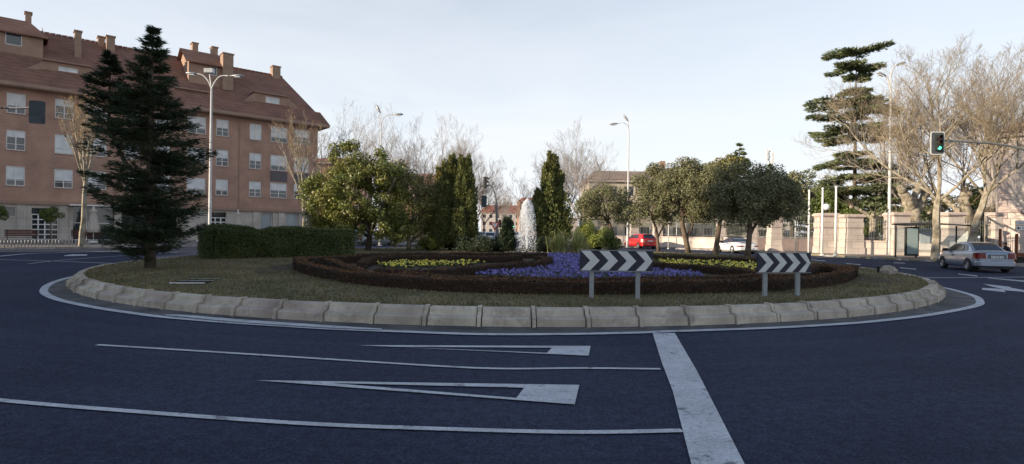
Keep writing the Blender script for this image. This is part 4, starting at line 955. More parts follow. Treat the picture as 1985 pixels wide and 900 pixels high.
# grey balcony panels and vertical joints
for (a, b) in wx[-2:]:
    MB().box(a-.02, b+.02, -.03, -.002, 6.45, 7.45).build('balcony_panel', mat('dark_panel', (.13, .11, .12), (.10, .09, .10), 2, .6), flats)
for u in (160, 462): s = FX(u, 440)[0]; MB().box(s-.05, s+.05, -.04, -.003, 3.5, 12.4).build('downpipe', M_fascia, flats)
# ground floor in pale cladding
def hole(u0, u1, v0, v1): a = FX(u0, 440)[0]; b = FX(u1, 440)[0]; u = (u0+u1)/2; return (a, b, max(FX(u, v1, .2)[1], .55), FX(u, v0, .2)[1])
gf = {'w1': hole(-6, 29, 402, 418), 'd1': hole(61, 113, 404, 466), 'shop': hole(142, 222, 397, 468), 'shop2': hole(236, 345, 399, 466), 'd2': hole(408, 440, 412, 466), 'w2': hole(507, 530, 413, 462), 'w3': hole(555, 580, 414, 455)}
gb = MB(); hs = list(gf.values())+[(-9, -6.5, .6, 3.0), (-14, -12, .6, 3.0)]
holed_wall(gb, -16, s1-.1, .3, 3.47, hs, .45, 0, .2)
gb.add([(s1-.1, .2, .3), (s1-.1, 14, .3), (s1-.1, 14, 3.47), (s1-.1, .2, 3.47)], [(0, 1, 2, 3)])
for u in (42, 124, 349, 497, 546, 592):
    s = FX(u, 440)[0]; gb.bbox(s-.28, s+.28, .1, .195, .3, 3.44, .02)
gb.build('ground_floor_wall', M_stone, flats)
MB().box(-16, s1-.1, .66, .8, .3, 3.4).build('shop_glazing', M_wglass, flats)
MB().box(-16.2, s1+.1, -.06, -.003, 3.36, 3.62).build('string_course', M_fascia, flats)
for k in ('d1', 'd2'):
    a, b, z0, z1 = gf[k]; d = MB(); n = 4 if k == 'd1' else 3; zt = z0+(z1-z0)*.80
    for i in range(n+1): c = a+(b-a)*i/n; d.box(c-.045, c+.045, .3, .38, z0, zt)
    for j in range(6): z = z0+(zt-z0)*j/5; d.box(a-.045, b+.045, .295, .37, z-.04, z+.04)
    d.build('door', M_white, flats)
for k in ('w2', 'w3'):
    a, b, z0, z1 = gf[k]; f = MB(); f.box(a, b, .5, .56, z0, z0+.1); f.box(a, b, .5, .56, z1-.08, z1); f.box(a, a+.07, .5, .56, z0+.1, z1-.08); f.box(b-.07, b, .5, .56, z0+.1, z1-.08)
    fo = f.build('window', M_white, flats); MB().box(a+.05, b-.05, .57, .6, z0+.05, z1-.05).build('pane', mat('shop_pane', (.30, .36, .40), (.24, .29, .33), 1, .15, spec=.7), fo)
a, b, z0, z1 = gf['shop']; MB().box(a-.3, a+3.1, -1.0, .05, z1-.16, z1-.05).build('awning', M_white, flats)
a, b, z0, z1 = gf['shop']; MB().box(a+.9, a+.96, .5, .58, .5, z1).box(a, b, .5, .57, 1.9, 1.96).build('shop_frame', M_white, flats)
# roof
ZE, ZR, YR, SR = 12.78, 18.95, 7.0, 22.95
rb_ = MB(); rb_.add([(-17, -.75, ZE), (s1+.75, -.75, ZE), (SR, YR, ZR), (-17, YR, ZR)], [(0, 1, 2, 3)])
rb_.add([(s1+.75, -.75, ZE), (s1+.75, 14.75, ZE), (SR, YR, ZR)], [(0, 1, 2)]); rb_.add([(s1+.75, 14.75, ZE), (-17, 14.75, ZE), (-17, YR, ZR), (SR, YR, ZR)], [(0, 1, 2, 3)])
sl = (ZR-ZE)/(YR+.75)
def roofz(y): return ZE+(y+.75)*sl
rf = rb_.build('roof', M_tile, flats)
r2 = MB(); r2.add([(-17, -.95, ZE-.1), (s1+.95, -.95, ZE-.1), (s1+.62, .95, roofz(.95)+.17), (-17, .95, roofz(.95)+.17)], [(0, 1, 2, 3)]); r2.add([(-17, .95, roofz(.95)+.17), (s1+.62, .95, roofz(.95)+.17), (s1+.62, .97, roofz(.97)-.05), (-17, .97, roofz(.97)-.05)], [(0, 1, 2, 3)])
r2.build('lower_roof', M_tile, flats)
e = MB(); e.box(-17, s1+.85, -.9, -.02, 12.40, 12.66); e.box(s1+.02, s1+.85, -.02, 14.9, 12.40, 12.66); e.box(-17, s1+.9, -.97, -.905, 12.46, 12.72); e.build('cornice', M_fascia, flats)
rt = MB()
for i in range(96): s = -17+i*.42; rt.tube([(s, YR, ZR+.02), (min(s+.38, SR), YR, ZR+.05)], .11, 6)
rt.build('ridge', M_tile, flats)
def chimney(u, vt, vb, wpx, yb, d=.8):
    s, zt = FX(u, vt, yb); s2, _ = FX(u+wpx, vt, yb); w = abs(s2-s); _, zb = FX(u, vb, yb); zb = min(zb, roofz(yb)-.3) if yb < 7.1 else min(zb, 18.4)
    c = MB().box(s-w/2, s+w/2, yb-d/2, yb+d/2, zb, zt-.12); o = c.build('chimney', mat('chimney_brick', (.36, .25, .18), (.28, .19, .14), 2, .85), rf)
    MB().bbox(s-w/2-.07, s+w/2+.07, yb-d/2-.07, yb+d/2+.07, zt-.12, zt, .03).build('chimney_cap', M_fascia, rf)
for c in [(55, 25, 60, 12, 6.4), (151, 61, 97, 13, 4.4), (196, 72, 97, 13, 7), (214, 71, 99, 16, 6.2), (377, 84, 104, 11, 7), (415, 92, 106, 11, 6.6), (440, 105, 168, 20, 3.0, 1.0), (534, 129, 152, 15, 6.8)]: chimney(*c)
def attic(u0, u1, yb, vtop, label_w, ridge_v, s0=None, hip=False):
    a = FX(u0, vtop, yb)[0] if s0 is None else s0; b = FX(u1, vtop, yb)[0]; zt = FX((u0+u1)/2, vtop, yb)[1]; z0 = roofz(yb)-.2; yd = 4.4
    w = label_w; ha, za = FX(w[0], w[3], yb); hb, zb = FX(w[1], w[2], yb)
    o = MB(); holed_wall(o, a, b, z0, zt, [(ha, hb, za, zb)], .12, 0, yb); zr = zt+1.5
    for x in (a, b): o.add([(x, yb, z0), (x, yb+yd, z0), (x, yb+yd, zt), (x, yb+yd/2, zr), (x, yb, zt)], [(0, 1, 2, 3, 4)])
    at_ = o.build('attic', mat('attic_render', (.38, .25, .18), (.31, .2, .15), 1.5, .85), flats)
    r = MB(); x0, x1 = a-.35, b+.35; k = (zr-zt)/(yd/2); e_ = .35
    for dz in (.04,):
        r.add([(x0, yb-e_, zt-e_*k+dz), (x1, yb-e_, zt-e_*k+dz), (x1-(1.2 if hip else 0), yb+yd/2, zr+dz), (x0, yb+yd/2, zr+dz), (x1, yb+yd+e_, zt-e_*k+dz), (x0, yb+yd+e_, zt-e_*k+dz)], [(0, 1, 2, 3), (3, 2, 4, 5), (1, 4, 2)])
        r.add([(x0, yb-e_, zt-e_*k-.06), (x1, yb-e_, zt-e_*k-.06), (x1, yb-e_, zt-e_*k+dz), (x0, yb-e_, zt-e_*k+dz)], [(0, 1, 2, 3)])
    r.build('attic_roof', M_tile, at_)
    f = MB(); f.box(ha, hb, yb+.04, yb+.1, za, za+.06); f.box(ha, hb, yb+.04, yb+.1, zb-.06, zb); f.box(ha, ha+.06, yb+.04, yb+.1, za+.06, zb-.06); f.box(hb-.06, hb, yb+.04, yb+.1, za+.06, zb-.06); f.build('attic_window', M_white, at_)
    MB().box(ha, hb, yb+.11, yb+.13, za, zb).build('attic_pane', M_wglass, at_)
attic(0, 84, 3.0, 62, (10, 43, 67, 85), 30, s0=-12, hip=True)
attic(366, 432, 3.0, 121, (407, 421, 131, 145), 92)
def dormer(u0, u1, vt, yb, w):
    a = FX(u0, vt, yb)[0]; b = FX(u1, vt, yb)[0]; zt = FX((u0+u1)/2, vt, yb)[1]; z0 = roofz(yb)-.1; ha, za = FX(w[0], w[3], yb); hb, zb = FX(w[1], w[2], yb)
    yk_ = yb+(zt-roofz(yb))/sl
    o = MB(); holed_wall(o, a, b, z0, zt, [(ha, hb, max(za, z0+.15), min(zb, zt-.1))], .12, 0, yb)
    for x in (a, b): o.add([(x, yb, z0), (x, yk_, zt), (x, yb, zt)], [(0, 1, 2)])
    for x, sg in ((a, -1), (b, 1)):   # raked cheeks outside the dormer
        o.add([(x, yb, z0+.1), (x+sg*1.5, yb-.7, roofz(yb-.7)+.05), (x, yb, zt)], [(0, 1, 2)]); o.add([(x+sg*1.5, yb-.7, roofz(yb-.7)+.03), (x, yk_, zt), (x, yb, zt)], [(0, 1, 2)], 1)
    d = o.build('dormer', [mat('attic_render', (0, 0, 0)), M_tile], flats)
    MB().box(a-.15, b+.15, yb-.25, yk_, zt, zt+.12).build('dormer_roof', M_fascia, d)
    za = max(za, z0+.15); zb = min(zb, zt-.1)
    f = MB(); f.box(ha, hb, yb+.03, yb+.09, za, za+.06); f.box(ha, hb, yb+.03, yb+.09, zb-.06, zb)
    for q in (ha, (ha+hb)/2-.03, hb-.06): f.box(q, q+.06, yb+.03, yb+.09, za+.06, zb-.06)
    f.build('dormer_window', M_white, d); MB().box(ha+.05, hb-.05, yb+.095, yb+.11, za, zb).build('dormer_blind', M_blind, d)
dormer(88, 172, 124, 1.5, (113, 151, 134, 153)); dormer(342, 402, 176, 1.5, (347, 374, 184, 198)); dormer(494, 556, 184, 1.5, (515, 542, 191, 207))

# ------------------------------------------------------------------ unseen blocks outside the frame, added and stepped in height to shade the roundabout
def block(x0, x1, y0, y1, h, label, m, seed):
    root = empty('apartment_block', ((x0+x1)/2, (y0+y1)/2, 0), label, 'building'); w, d = (x1-x0)/2, (y1-y0)/2; b = MB()  # unseen block, added for the shadow it casts
    b.box(-w, w, -d, d, 0, h); b.build('wall', m, root); MB().bbox(-w-.4, w+.4, -d-.4, d+.4, h, h+.5, .2).build('roof', M_tile, root)
    n = max(1, int(2*d/3.4)); k = int(h/3); ws = MB()
    c = 0
    for j in range(1, k):
        for i in range(n):
            y = -d+(i+.5)*2*d/n; c += 1
            if c > 60: break
            f = MB().box(w, w+.05, y-.7, y+.7, j*3+.9, j*3+2.4).build('window', M_white, root); MB().box(w+.05, w+.07, y-.62, y+.62, j*3+.98, j*3+2.32).build('pane', M_wglass, f)
block(-59, -52, -38, 2.2, 27, 'tall brown brick block, unseen, sized to shade the roundabout from the left', M_brick, 1)
block(-57, -52, 2.2, 3.6, 20.5, 'narrow unseen brick block added to step the shade down beside the tall one', M_brick, 2)
block(-59, -52, 3.6, 14.5, 14.0, 'mid-height unseen brick block added to shade the feet of the island trees', M_brick, 3)
block(-59, -52, 14.5, 24.0, 8.6, 'low unseen brick block added to shade the road on the left', M_brick, 4)

# ------------------------------------------------------------------ park wall (right)
WU = [w[0] for w in WALL]; WY = [w[1] for w in WALL]
def wy(u): return float(np.interp(u, WU, WY))
def wpt(u): y = wy(u); x = X(u, y, 480); return Vector((x, y, G(x, y)+.135))
def gate_pillar(u, wpx, h, label, cap=.28):
    p = wpt(u); w = wpx*p.y/F*.94; r = empty('gate_pillar', p, label, 'pillar', 'granite pillars of the park wall'); b = MB(); n = max(4, round((h-.3)/.42)); hh_ = (h-cap)/n
    b.bbox(-w/2-.09, w/2+.09, -w/2-.09, w/2+.09, 0, .55, .05)
    b.bbox(-w/2-.05, w/2+.05, -w/2-.05, w/2+.05, .55, 1.12, .04)
    z = 1.12; i = 0
    while z < h-cap-.05:
        z2 = min(z+.44, h-cap); o = .035 if i % 2 == 0 else 0; b.bbox(-w/2-o, w/2+o, -w/2-o, w/2+o, z+.012, z2, .03); z = z2; i += 1
    b.build('shaft', M_pink, r); c = MB(); c.bbox(-w/2-.03, w/2+.03, -w/2-.03, w/2+.03, h-cap, h-cap+.1, .01); c.bbox(-w/2-.13, w/2+.13, -w/2-.13, w/2+.13, h-cap+.1, h-.04, .04); c.bbox(-w/2-.05, w/2+.05, -w/2-.05, w/2+.05, h-.04, h+.04, .05); c.build('capital', M_pinkcap, r); return r
for u, w, h, lb in [(1110, 16, 2.9, 'granite pillar at the far left end of the park wall, behind the small oak'), (1229, 16, 2.9, 'granite pillar just behind the far lamp post, left of the red hatchback'), (1274, 17, 2.9, 'granite pillar behind the tail of the red hatchback'),
                    (1398, 14, 2.9, 'granite pillar behind the nose of the white convertible'), (1460, 14, 3.0, 'narrow granite pillar left of the small side gate, above the convertible'), (1501, 22, 3.1, 'granite pillar between the small side gate and the big double gate'),
                    (1601, 33, 3.1, 'granite gate pillar carrying the white globe lamp'), (1649, 32, 3.0, 'broad granite pillar right of the globe-lamp pillar'), (1738, 33, 3.15, 'granite pillar behind the tall lamp post'), (1842, 34, 3.2, 'granite pillar seen through the bus shelter'), (1930, 16, 3.2, 'last granite pillar before the pink house')]:
    gate_pillar(u, w, h, lb)
def span(u0, u1, label, i):
    A = wpt(u0); B = wpt(u1); d = B-A; L = math.hypot(d.x, d.y); r = empty('railing_wall', A, label, 'railing', 'low walls with iron railings', math.atan2(d.y, d.x)); dz = d.z/L
    b = MB(); b.box(0, L, -.22, .22, 0, .95); b.build('low_wall', M_pink, r); MB().bbox(0, L, -.27, .27, .95, 1.07, .04).build('coping', M_pinkcap, r)
    n = int(L/.15); c = MB()
    for k in range(n+1): x = .05+(L-.1)*k/n; c.box(x-.014, x+.014, -.014, .014, 1.07, 2.62+.0*(k % 2)); c.add([(x-.028, -.005, 2.62), (x+.028, -.005, 2.62), (x, 0, 2.76)], [(0, 1, 2)])
    for z in (1.22, 2.3, 2.5): c.box(0, L, -.02, .02, z, z+.04)
    c.build('railing', M_iron, r)
for i, (a, b, lb) in enumerate([(1119, 1220, 'railing on a low wall behind the small oak, leftmost stretch'), (1238, 1265, 'short railing left behind the red hatchback'), (1283, 1390, 'long railing on a low pale wall between the red hatchback and the convertible'), (1406, 1452, 'railing on a low wall behind the white convertible'),
                     (1666, 1721, 'railing on a low pink wall left of the tall lamp post'), (1756, 1824, 'railing on a low wall behind the bus shelter'), (1860, 1921, 'railing on a low wall behind the silver saloon')]): span(a, b, lb, i)
def gate(u0, u1, label, arch, name='park_gate', cat='gate', leaves_=2):
    A = wpt(u0); B = wpt(u1); d = B-A; L = math.hypot(d.x, d.y); r = empty(name, A, label, cat, None, math.atan2(d.y, d.x))
    lw = L/leaves_
    for q in range(leaves_):
        x0 = q*lw+.02; x1 = (q+1)*lw-.02
        p_ = MB(); p_.box(x0, x1, -.03, .03, .06, 1.1); p_.box(x0+.12, x1-.12, -.05, -.031, .2, .95); lf = p_.build('gate_leaf', M_gate, r); c = MB(); n = max(3, int((x1-x0)/.13))
        for k in range(n+1):
            x = x0+(x1-x0)*k/n; t = x/L; zt = 2.45+arch*math.sin(math.pi*t)**1.5; c.box(x-.014, x+.014, -.014, .014, 1.1, zt)
        for z in (1.15, 2.3): c.box(x0, x1, -.02, .02, z, z+.05)
        pts = [(x0+(x1-x0)*k/10, 0, 2.45+arch*math.sin(math.pi*(x0+(x1-x0)*k/10)/L)**1.5) for k in range(11)]; c.tube(pts, .03, 5)
        if arch > .3:
            for k in range(4):
                cx_ = x0+(x1-x0)*(k+.5)/4; cz_ = 2.5+arch*.45*math.sin(math.pi*cx_/L); rr_ = .16+.08*math.sin(math.pi*cx_/L)
                c.tube([(cx_+rr_*(1-j/14)*math.cos(j*.75), -.03, cz_+rr_*(1-j/14)*math.sin(j*.75)) for j in range(14)], .02, 4)
        c.build('bars', M_iron, lf)
gate(1512.5, 1583.5, 'big double iron gate with an arched scrolled top and dark panels below', 1.1)
gate(1468, 1489, 'small barred side gate left of the big double gate', 0, leaves_=1)
gate(1619, 1632, 'narrow side gate between the two broad gate pillars', 0, leaves_=1)
p = wpt(1601); gl = empty('globe_lamp', (p.x, p.y, p.z+3.14), 'white globe lamp on top of the gate pillar', 'lamp'); MB().lathe([(.1, 0), (.06, .05), (.04, .22), (.09, .26)], 10).build('stem', M_dmetal, gl, True); MB().ball((0, 0, .50), .26, n=14).build('globe', mat('opal_glass', (.72, .74, .76), rough=.25), gl, True)
# stone lion-like urn shapes on the wall are plain stone vases
for u, lb in ((1694, 'pale stone planter inside the railing left of the lamp post'), (1712, 'smaller stone planter right beside the other inside the railing')):
    p = wpt(u)+Vector((0, 1.2, .3)); MB().lathe([(.3, 0), (.34, .6), (.2, .7), (.26, .75), (.3, 1.0), (.18, 1.02)], 12).build('stone_planter', M_pinkcap, None, True); o = COL.objects[-1] if False else bpy.data.objects[[k for k in bpy.data.objects.keys() if k.startswith('stone_planter')][-1]]; o.location = p; tag(o, lb, 'planter')

# pink house at the right edge
hx, hy = X(1937, 43.5, 470), 43.5; ph = empty('stone_house', (hx, hy, .2), 'pink granite house with quoined corner and dark windows at the right edge', 'building', rz=-.62)
b = MB(); hz = W(1950, 272, 43.5).z; win = [(1.55, 2.75, 4.55, 6.3), (4.6, 5.8, 4.55, 6.3), (1.6, 2.7, .9, 2.6), (4.6, 5.8, .9, 2.6), (8, 9.2, 4.55, 6.3), (8, 9.2, .9, 2.6)]
holed_wall(b, 0, 22, -.1, hz, win, .25); b.add([(0, 0, -.1), (0, 13, -.1), (0, 13, hz), (0, 0, hz)], [(3, 2, 1, 0)]); b.add([(22, 0, -.1), (22, 13, -.1), (22, 13, hz), (22, 0, hz)], [(0, 1, 2, 3)]); b.build('wall', M_pink, ph)
q = MB()
for i in range(int(hz/.48)):
    w = .62 if i % 2 else .42; q.bbox(-.05, w, -.05, .0, i*.48, i*.48+.46, .03)
q.build('quoins', M_pinkcap, ph)
c = MB(); c.bbox(-.35, 22.3, -.4, 13.3, hz, hz+.28, .08); c.box(-.1, 22, -.1, -.002, 3.35, 3.6); c.box(1.1, 3.2, -.55, -.101, 3.3, 3.5); c.build('cornice', M_pinkcap, ph)
r = MB(); r.add([(-.45, -.5, hz+.28), (22.5, -.5, hz+.28), (22.5, 13.5, hz+.28), (-.45, 13.5, hz+.28), (5, 6.5, hz+3.6), (17, 6.5, hz+3.6)], [(0, 1, 5, 4), (1, 2, 5), (2, 3, 4, 5), (3, 0, 4)]); r.build('roof', M_tile, ph)
for (x0, x1, z0, z1) in win:
    f = MB(); f.box(x0, x1, .12, .18, z0, z0+.07); f.box(x0, x1, .12, .18, z1-.07, z1); f.box(x0, x0+.07, .12, .18, z0+.07, z1-.07); f.box(x1-.07, x1, .12, .18, z0+.07, z1-.07); f.box((x0+x1)/2-.03, (x0+x1)/2+.03, .12, .18, z0+.07, z1-.07); f = f.build('window', M_dmetal, ph); MB().box(x0, x1, .19, .22, z0, z1).build('pane', M_wglass, f)
    tr_ = MB(); tr_.bbox(x0-.2, x1+.2, -.06, -.002, z1+.01, z1+.28, .03); tr_.bbox(x0-.16, x1+.16, -.09, -.002, z0-.16, z0-.01, .02); tr_.build('lintel', M_pinkcap, f)

# ------------------------------------------------------------------ distant buildings
def simple_house(name, u, Y, w, d, h, roof_h, label, wm, rm, rz, cols_, rows_, z0=0, hip=1.5, chim=0, parapet=False):
    x = X(u, Y); r = empty(name, (x, Y, G(x, Y)+z0), label, 'building', rz=rz); b = MB(); wins = []
    for i in range(cols_):
        for j in range(rows_): xx_ = -w/2+(i+.5)*w/cols_; ww = min(.75, w/cols_*.3); zz = .9+j*(h/rows_); wins.append((xx_-ww, xx_+ww, zz, zz+min(1.6, h/rows_*.5)))
    holed_wall(b, -w/2, w/2, -.3, h, wins, .2); b.add([(-w/2, 0, -.3), (-w/2, d, -.3), (-w/2, d, h), (-w/2, 0, h)], [(3, 2, 1, 0)]); b.add([(w/2, 0, -.3), (w/2, d, -.3), (w/2, d, h), (w/2, 0, h)], [(0, 1, 2, 3)]); b.add([(-w/2, d, -.3), (w/2, d, -.3), (w/2, d, h), (-w/2, d, h)], [(3, 2, 1, 0)]); b.build('wall', wm, r)
    for (a, c, e, f_) in wins:
        fr = MB(); t = .06; fr.box(a, c, .08, .12, e, e+t); fr.box(a, c, .08, .12, f_-t, f_); fr.box(a, a+t, .08, .12, e+t, f_-t); fr.box(c-t, c, .08, .12, e+t, f_-t); fr = fr.build('window', M_white, r); MB().box(a, c, .13, .16, e, f_).build('pane', M_wglass, fr)
    MB().bbox(-w/2-.4, w/2+.4, -.4, d+.4, h, h+.3, .05).build('cornice', M_pinkcap, r)
    rf_ = MB().add([(-w/2-.5, -.5, h+.3), (w/2+.5, -.5, h+.3), (w/2+.5, d+.5, h+.3), (-w/2-.5, d+.5, h+.3), (-w/2+hip, d/2, h+.3+roof_h), (w/2-hip, d/2, h+.3+roof_h)], [(0, 1, 5, 4), (1, 2, 5), (2, 3, 4, 5), (3, 0, 4)]).build('roof', rm, r)
    for k in range(chim): xx_ = -w/2+(k+1)*w/(chim+1); MB().bbox(xx_-.45, xx_+.45, d/2-.4, d/2+.4, h+roof_h-.4, h+roof_h+1.6, .05).build('chimney', M_fascia, rf_)
M_cream = mat('cream_wall', (.52, .45, .34), (.44, .38, .29), 1, .85); M_pale = mat('pale_wall', (.55, .50, .45), (.48, .43, .39), 1, .85); M_redroof = mat('far_red_roof', (.34, .13, .09), (.26, .10, .07), .4, .85)
M_brwall = mat('brown_wall', (.30, .18, .13), (.25, .15, .11), 1, .85)
simple_house('country_house', 1235, 88, 15, 10, 9.3, 1.9, 'cream house with a flat hipped roof rising behind the small oak', M_cream, mat('far_brown_roof', (.27, .20, .16), (.22, .16, .13), .5, .9), 0, 6, 3, chim=0)
simple_house('country_house', 1318, 98, 12, 9, 10.8, 2.0, 'cream house with two chimneys mostly hidden behind the oak crowns', M_cream, mat('far_brown_roof', (0, 0, 0)), 0, 5, 3, chim=2)
simple_house('apartment_block', 990, 250, 26, 14, 9.5, 3.4, 'distant block with a red roof closing the avenue, left of the jet', M_pale, M_redroof, 0, 9, 3, chim=3)
simple_house('apartment_block', 1030, 215, 9, 9, 12.6, 1.6, 'distant orange-roofed house just behind the top of the jet', M_brwall, M_redroof, .1, 3, 4)
simple_house('apartment_block', 648, 92, 9, 10, 12.0, 1.2, 'brown building just visible beyond the right end of the flats', M_brwall, M_redroof, .1, 3, 4)
simple_house('apartment_block', 830, 150, 18, 10, 13.5, 3.0, 'far building with reddish roof glimpsed through the bare trees', M_brwall, M_redroof, .1, 5, 4)
simple_house('apartment_block', 1385, 120, 34, 12, 6.5, 2.0, 'long low building far behind the row of oaks', M_pale, M_redroof, 0, 10, 2)
am = empty('antenna_mast', (X(1491, 80), 80, .15), 'thin lattice mast with aerials behind the smaller spruce', 'mast'); b = MB()
zt = W(1491, 290, 80).z
for sx_, sy_ in ((-.3, 0), (.3, 0), (0, .4)): b.tube([(sx_, sy_, 0), (sx_*.6, sy_*.6, zt)], .05, 4)
for i in range(18): z = zt*i/18; b.tube([(-.3, 0, z), (.3, 0, z+zt/18)], .03, 3); b.tube([(.3, 0, z), (-.3, 0, z+zt/18)], .03, 3)
b.build('lattice', M_galv, am); MB().box(.3, .5, -.1, .1, zt-2.2, zt-.6).box(-.55, -.35, -.1, .1, zt-1.8, zt-.2).build('aerial', M_white, am)

# ------------------------------------------------------------------ street lamps
def lamp_head(c, d, parent, L=.8, floor=True):
    d = Vector(d).normalized(); a = math.atan2(d.y, d.x); el = math.asin(max(-1, min(1, d.z)))
    prof = [(0, .04), (.12, .09), (.35, .15), (.62, .14), (.8, .06)]; b = MB(); n = 8; vs = []; M_ = Matrix.Translation(c) @ Matrix.Rotation(a, 4, 'Z') @ Matrix.Rotation(-el, 4, 'Y')
    for x, r in prof: vs += [M_ @ Vector((x*L/.8, r*math.cos(2*math.pi*k/n), r*.7*math.sin(2*math.pi*k/n))) for k in range(n)]
    b.add(vs, [(i*n+k, i*n+(k+1) % n, (i+1)*n+(k+1) % n, (i+1)*n+k) for i in range(4) for k in range(n)]+[tuple(range(n))[::-1], tuple(4*n+k for k in range(n))])
    h = b.build('lamp_head', M_galv, parent, True); MB().box(.28*L, .75*L, -.1, .1, -.13, -.05, 0, M_).build('lens', mat('lamp_lens', (.6, .62, .6), rough=.2), h)
def street_lamp(u, vb, Y, arms, label, r=.09, z0=None, group='street lamps'):
    x = X(u, Y, 330); g = G(x, Y)+.13 if z0 is None else z0; root = empty('street_lamp', (x, Y, g), label, 'street lamp', group); o = Vector((x, Y, g))
    zt = W(u, vb, Y).z-g; MB().tube([(0, 0, 0), (0, 0, 1.0), (0, 0, 1.05), (0, 0, zt*.5), (0, 0, zt)], [r*1.5, r*1.45, r*1.1, r*.95, r*.6], 10).build('pole', M_pole, root, True)
    MB().bbox(-.18, .18, -.18, .18, 0, .05, .01).build('base_plate', M_galv, root)
    for pts in arms:
        pp = [Vector((0, 0, zt-.05))]+[W(a, b, Y)-o for a, b in pts]; pp = resample(pp, 4); MB().tube(pp, r*.45, 6).build('arm', M_pole, root, True); d = pp[-1]-pp[-4]; d.z *= .4; lamp_head(pp[-1]-d.normalized()*.1, d, root)
    return root
street_lamp(408, 172, 40, [[(404, 158), (393, 146), (380, 143)], [(416, 160), (428, 148), (452, 147)]], 'twin-armed street lamp with a small floodlight, in front of the flats', .10)
LL = [o for o in COL.objects if o.name.startswith('street_lamp')][-1]
MB().tube([(0, 0, W(408, 172, 40).z-LL.location.z), (-.15, 0, W(408, 142, 40).z-LL.location.z)], .035, 6).box(-.45, .15, -.2, .1, W(408, 142, 40).z-LL.location.z, W(408, 134, 40).z-LL.location.z).build('floodlight', M_galv, LL)
street_lamp(1725, 178, 42.8, [[(1726, 150), (1731, 132), (1738, 126)], [(1724, 165), (1720, 152), (1716, 147)]], 'tallest street lamp on the right pavement, before the park railing', .11)
street_lamp(738, 250, 50, [[(740, 236), (750, 224), (766, 222)], [(738, 235), (738, 224), (737, 218)]], 'thin far street lamp rising out of the magnolia crown', .07)
street_lamp(1218, 252, 53, [[(1216, 243), (1207, 238), (1196, 240)], [(1218, 245), (1218, 238), (1217, 234)]], 'thin far street lamp left of the red hatchback', .08)

# poles and flagpoles
def plain_pole(name, u, vt, Y, r, label, cat, m, group=None, cap=True):
    x = X(u, Y, 440); g = G(x, Y)+.13; root = empty(name, (x, Y, g), label, cat, group); zt = W(u, vt, Y).z-g
    MB().tube([(0, 0, 0), (0, 0, zt*.5), (0, 0, zt)], [r, r*.95, r*.8], 10).build('shaft', m, root, True); MB().lathe([(r*2, 0), (r*2, .04), (r*1.2, .1)], 10).build('foot', m, root)
    if cap: MB().ball((0, 0, zt+r), r*1.2, n=6).build('finial', m, root, True)
plain_pole('flagpole', 1568, 372, 42.2, .075, 'bare white flagpole before the big gate, leftmost of three', 'flagpole', M_white, 'bare flagpoles by the park gate')
plain_pole('flagpole', 1594, 368, 41.4, .075, 'bare white flagpole before the globe-lamp pillar, middle of three', 'flagpole', M_white, 'bare flagpoles by the park gate')
plain_pole('flagpole', 1620, 366, 40.8, .08, 'bare white flagpole before the narrow side gate, rightmost of three', 'flagpole', M_white, 'bare flagpoles by the park gate')
plain_pole('sign_post', 1542, 405, 44, .05, 'short greenish post in front of the big double gate', 'post', M_galv)
plain_pole('sign_post', 1296, 425, 50.5, .05, 'thin pale post right of the red hatchback', 'post', M_pole)
plain_pole('sign_post', 1312, 425, 50, .04, 'thin grey post left of the forked oak trunk', 'post', M_galv)
plain_pole('steel_post', 1939, 444, 36.3, .09, 'thick rust-red steel post behind the silver saloon', 'post', M_rust, cap=False)

# ------------------------------------------------------------------ traffic signals
def signal_head(parent, c, rz, lit=None, board=True, sc=1.0, name='signal_head'):
    h = MB(); M_ = Matrix.Translation(c) @ Matrix.Rotation(rz, 4, 'Z') @ Matrix.Scale(sc, 4)   # faces -Y when rz = 0
    h.box(-.15, .15, 0, .16, -.45, .45, 0, M_)
    for i in range(3):
        z = .3-.3*i
        h.tube([M_ @ Vector((0, -.001, z)), M_ @ Vector((0, -.012, z))], .12*sc, 12)
        n = 9; vs = []
        for k in range(n):
            a = math.pi*(k/(n-1))*1.1-.05*math.pi
            for y, rr_ in ((0, .135), (-.2, .125)): vs.append(M_ @ Vector((rr_*math.cos(a), y, z+rr_*math.sin(a))))
        h.add(vs, [(2*k, 2*k+1, 2*k+3, 2*k+2) for k in range(n-1)])
    ho = h.build(name, M_dmetal, parent)
    for i, nm in enumerate(('red', 'amber', 'green')):
        z = .3-.3*i; m = emis('lit_green_lamp', (.12, 1, .50), 1.6) if lit == nm else mat('dark_lens_'+nm, {'red': (.09, .01, .01), 'amber': (.10, .05, .01), 'green': (.01, .06, .03)}[nm], rough=.25)
        MB().tube([M_ @ Vector((0, -.013, z)), M_ @ Vector((0, -.03, z))], .10*sc, 14).build('lens', m, ho)
    if board:
        def rr(w, h_, y, r=.1):
            pts = []
            for sx_, sz_, a0_ in ((1, 1, 0), (-1, 1, 90), (-1, -1, 180), (1, -1, 270)):
                for k in range(5): a = math.radians(a0_+22.5*k); pts.append(M_ @ Vector((sx_*(w-r)+r*math.cos(a), y, sz_*(h_-r)+r*math.sin(a))))
            return pts
        n_ = M_.to_3x3() @ Vector((0, .02, 0)); MB().prism(rr(.375, .66, .165), n_).build('backboard_rim', M_white, ho)
        MB().prism(rr(.335, .62, .155, .08), M_.to_3x3() @ Vector((0, .009, 0))).prism(rr(.38, .665, .187, .1), M_.to_3x3() @ Vector((0, .012, 0))).build('backboard', mat('backboard_grey', (.06, .075, .08), (.09, .10, .11), 2, .9, spec=.05), ho)
    return ho
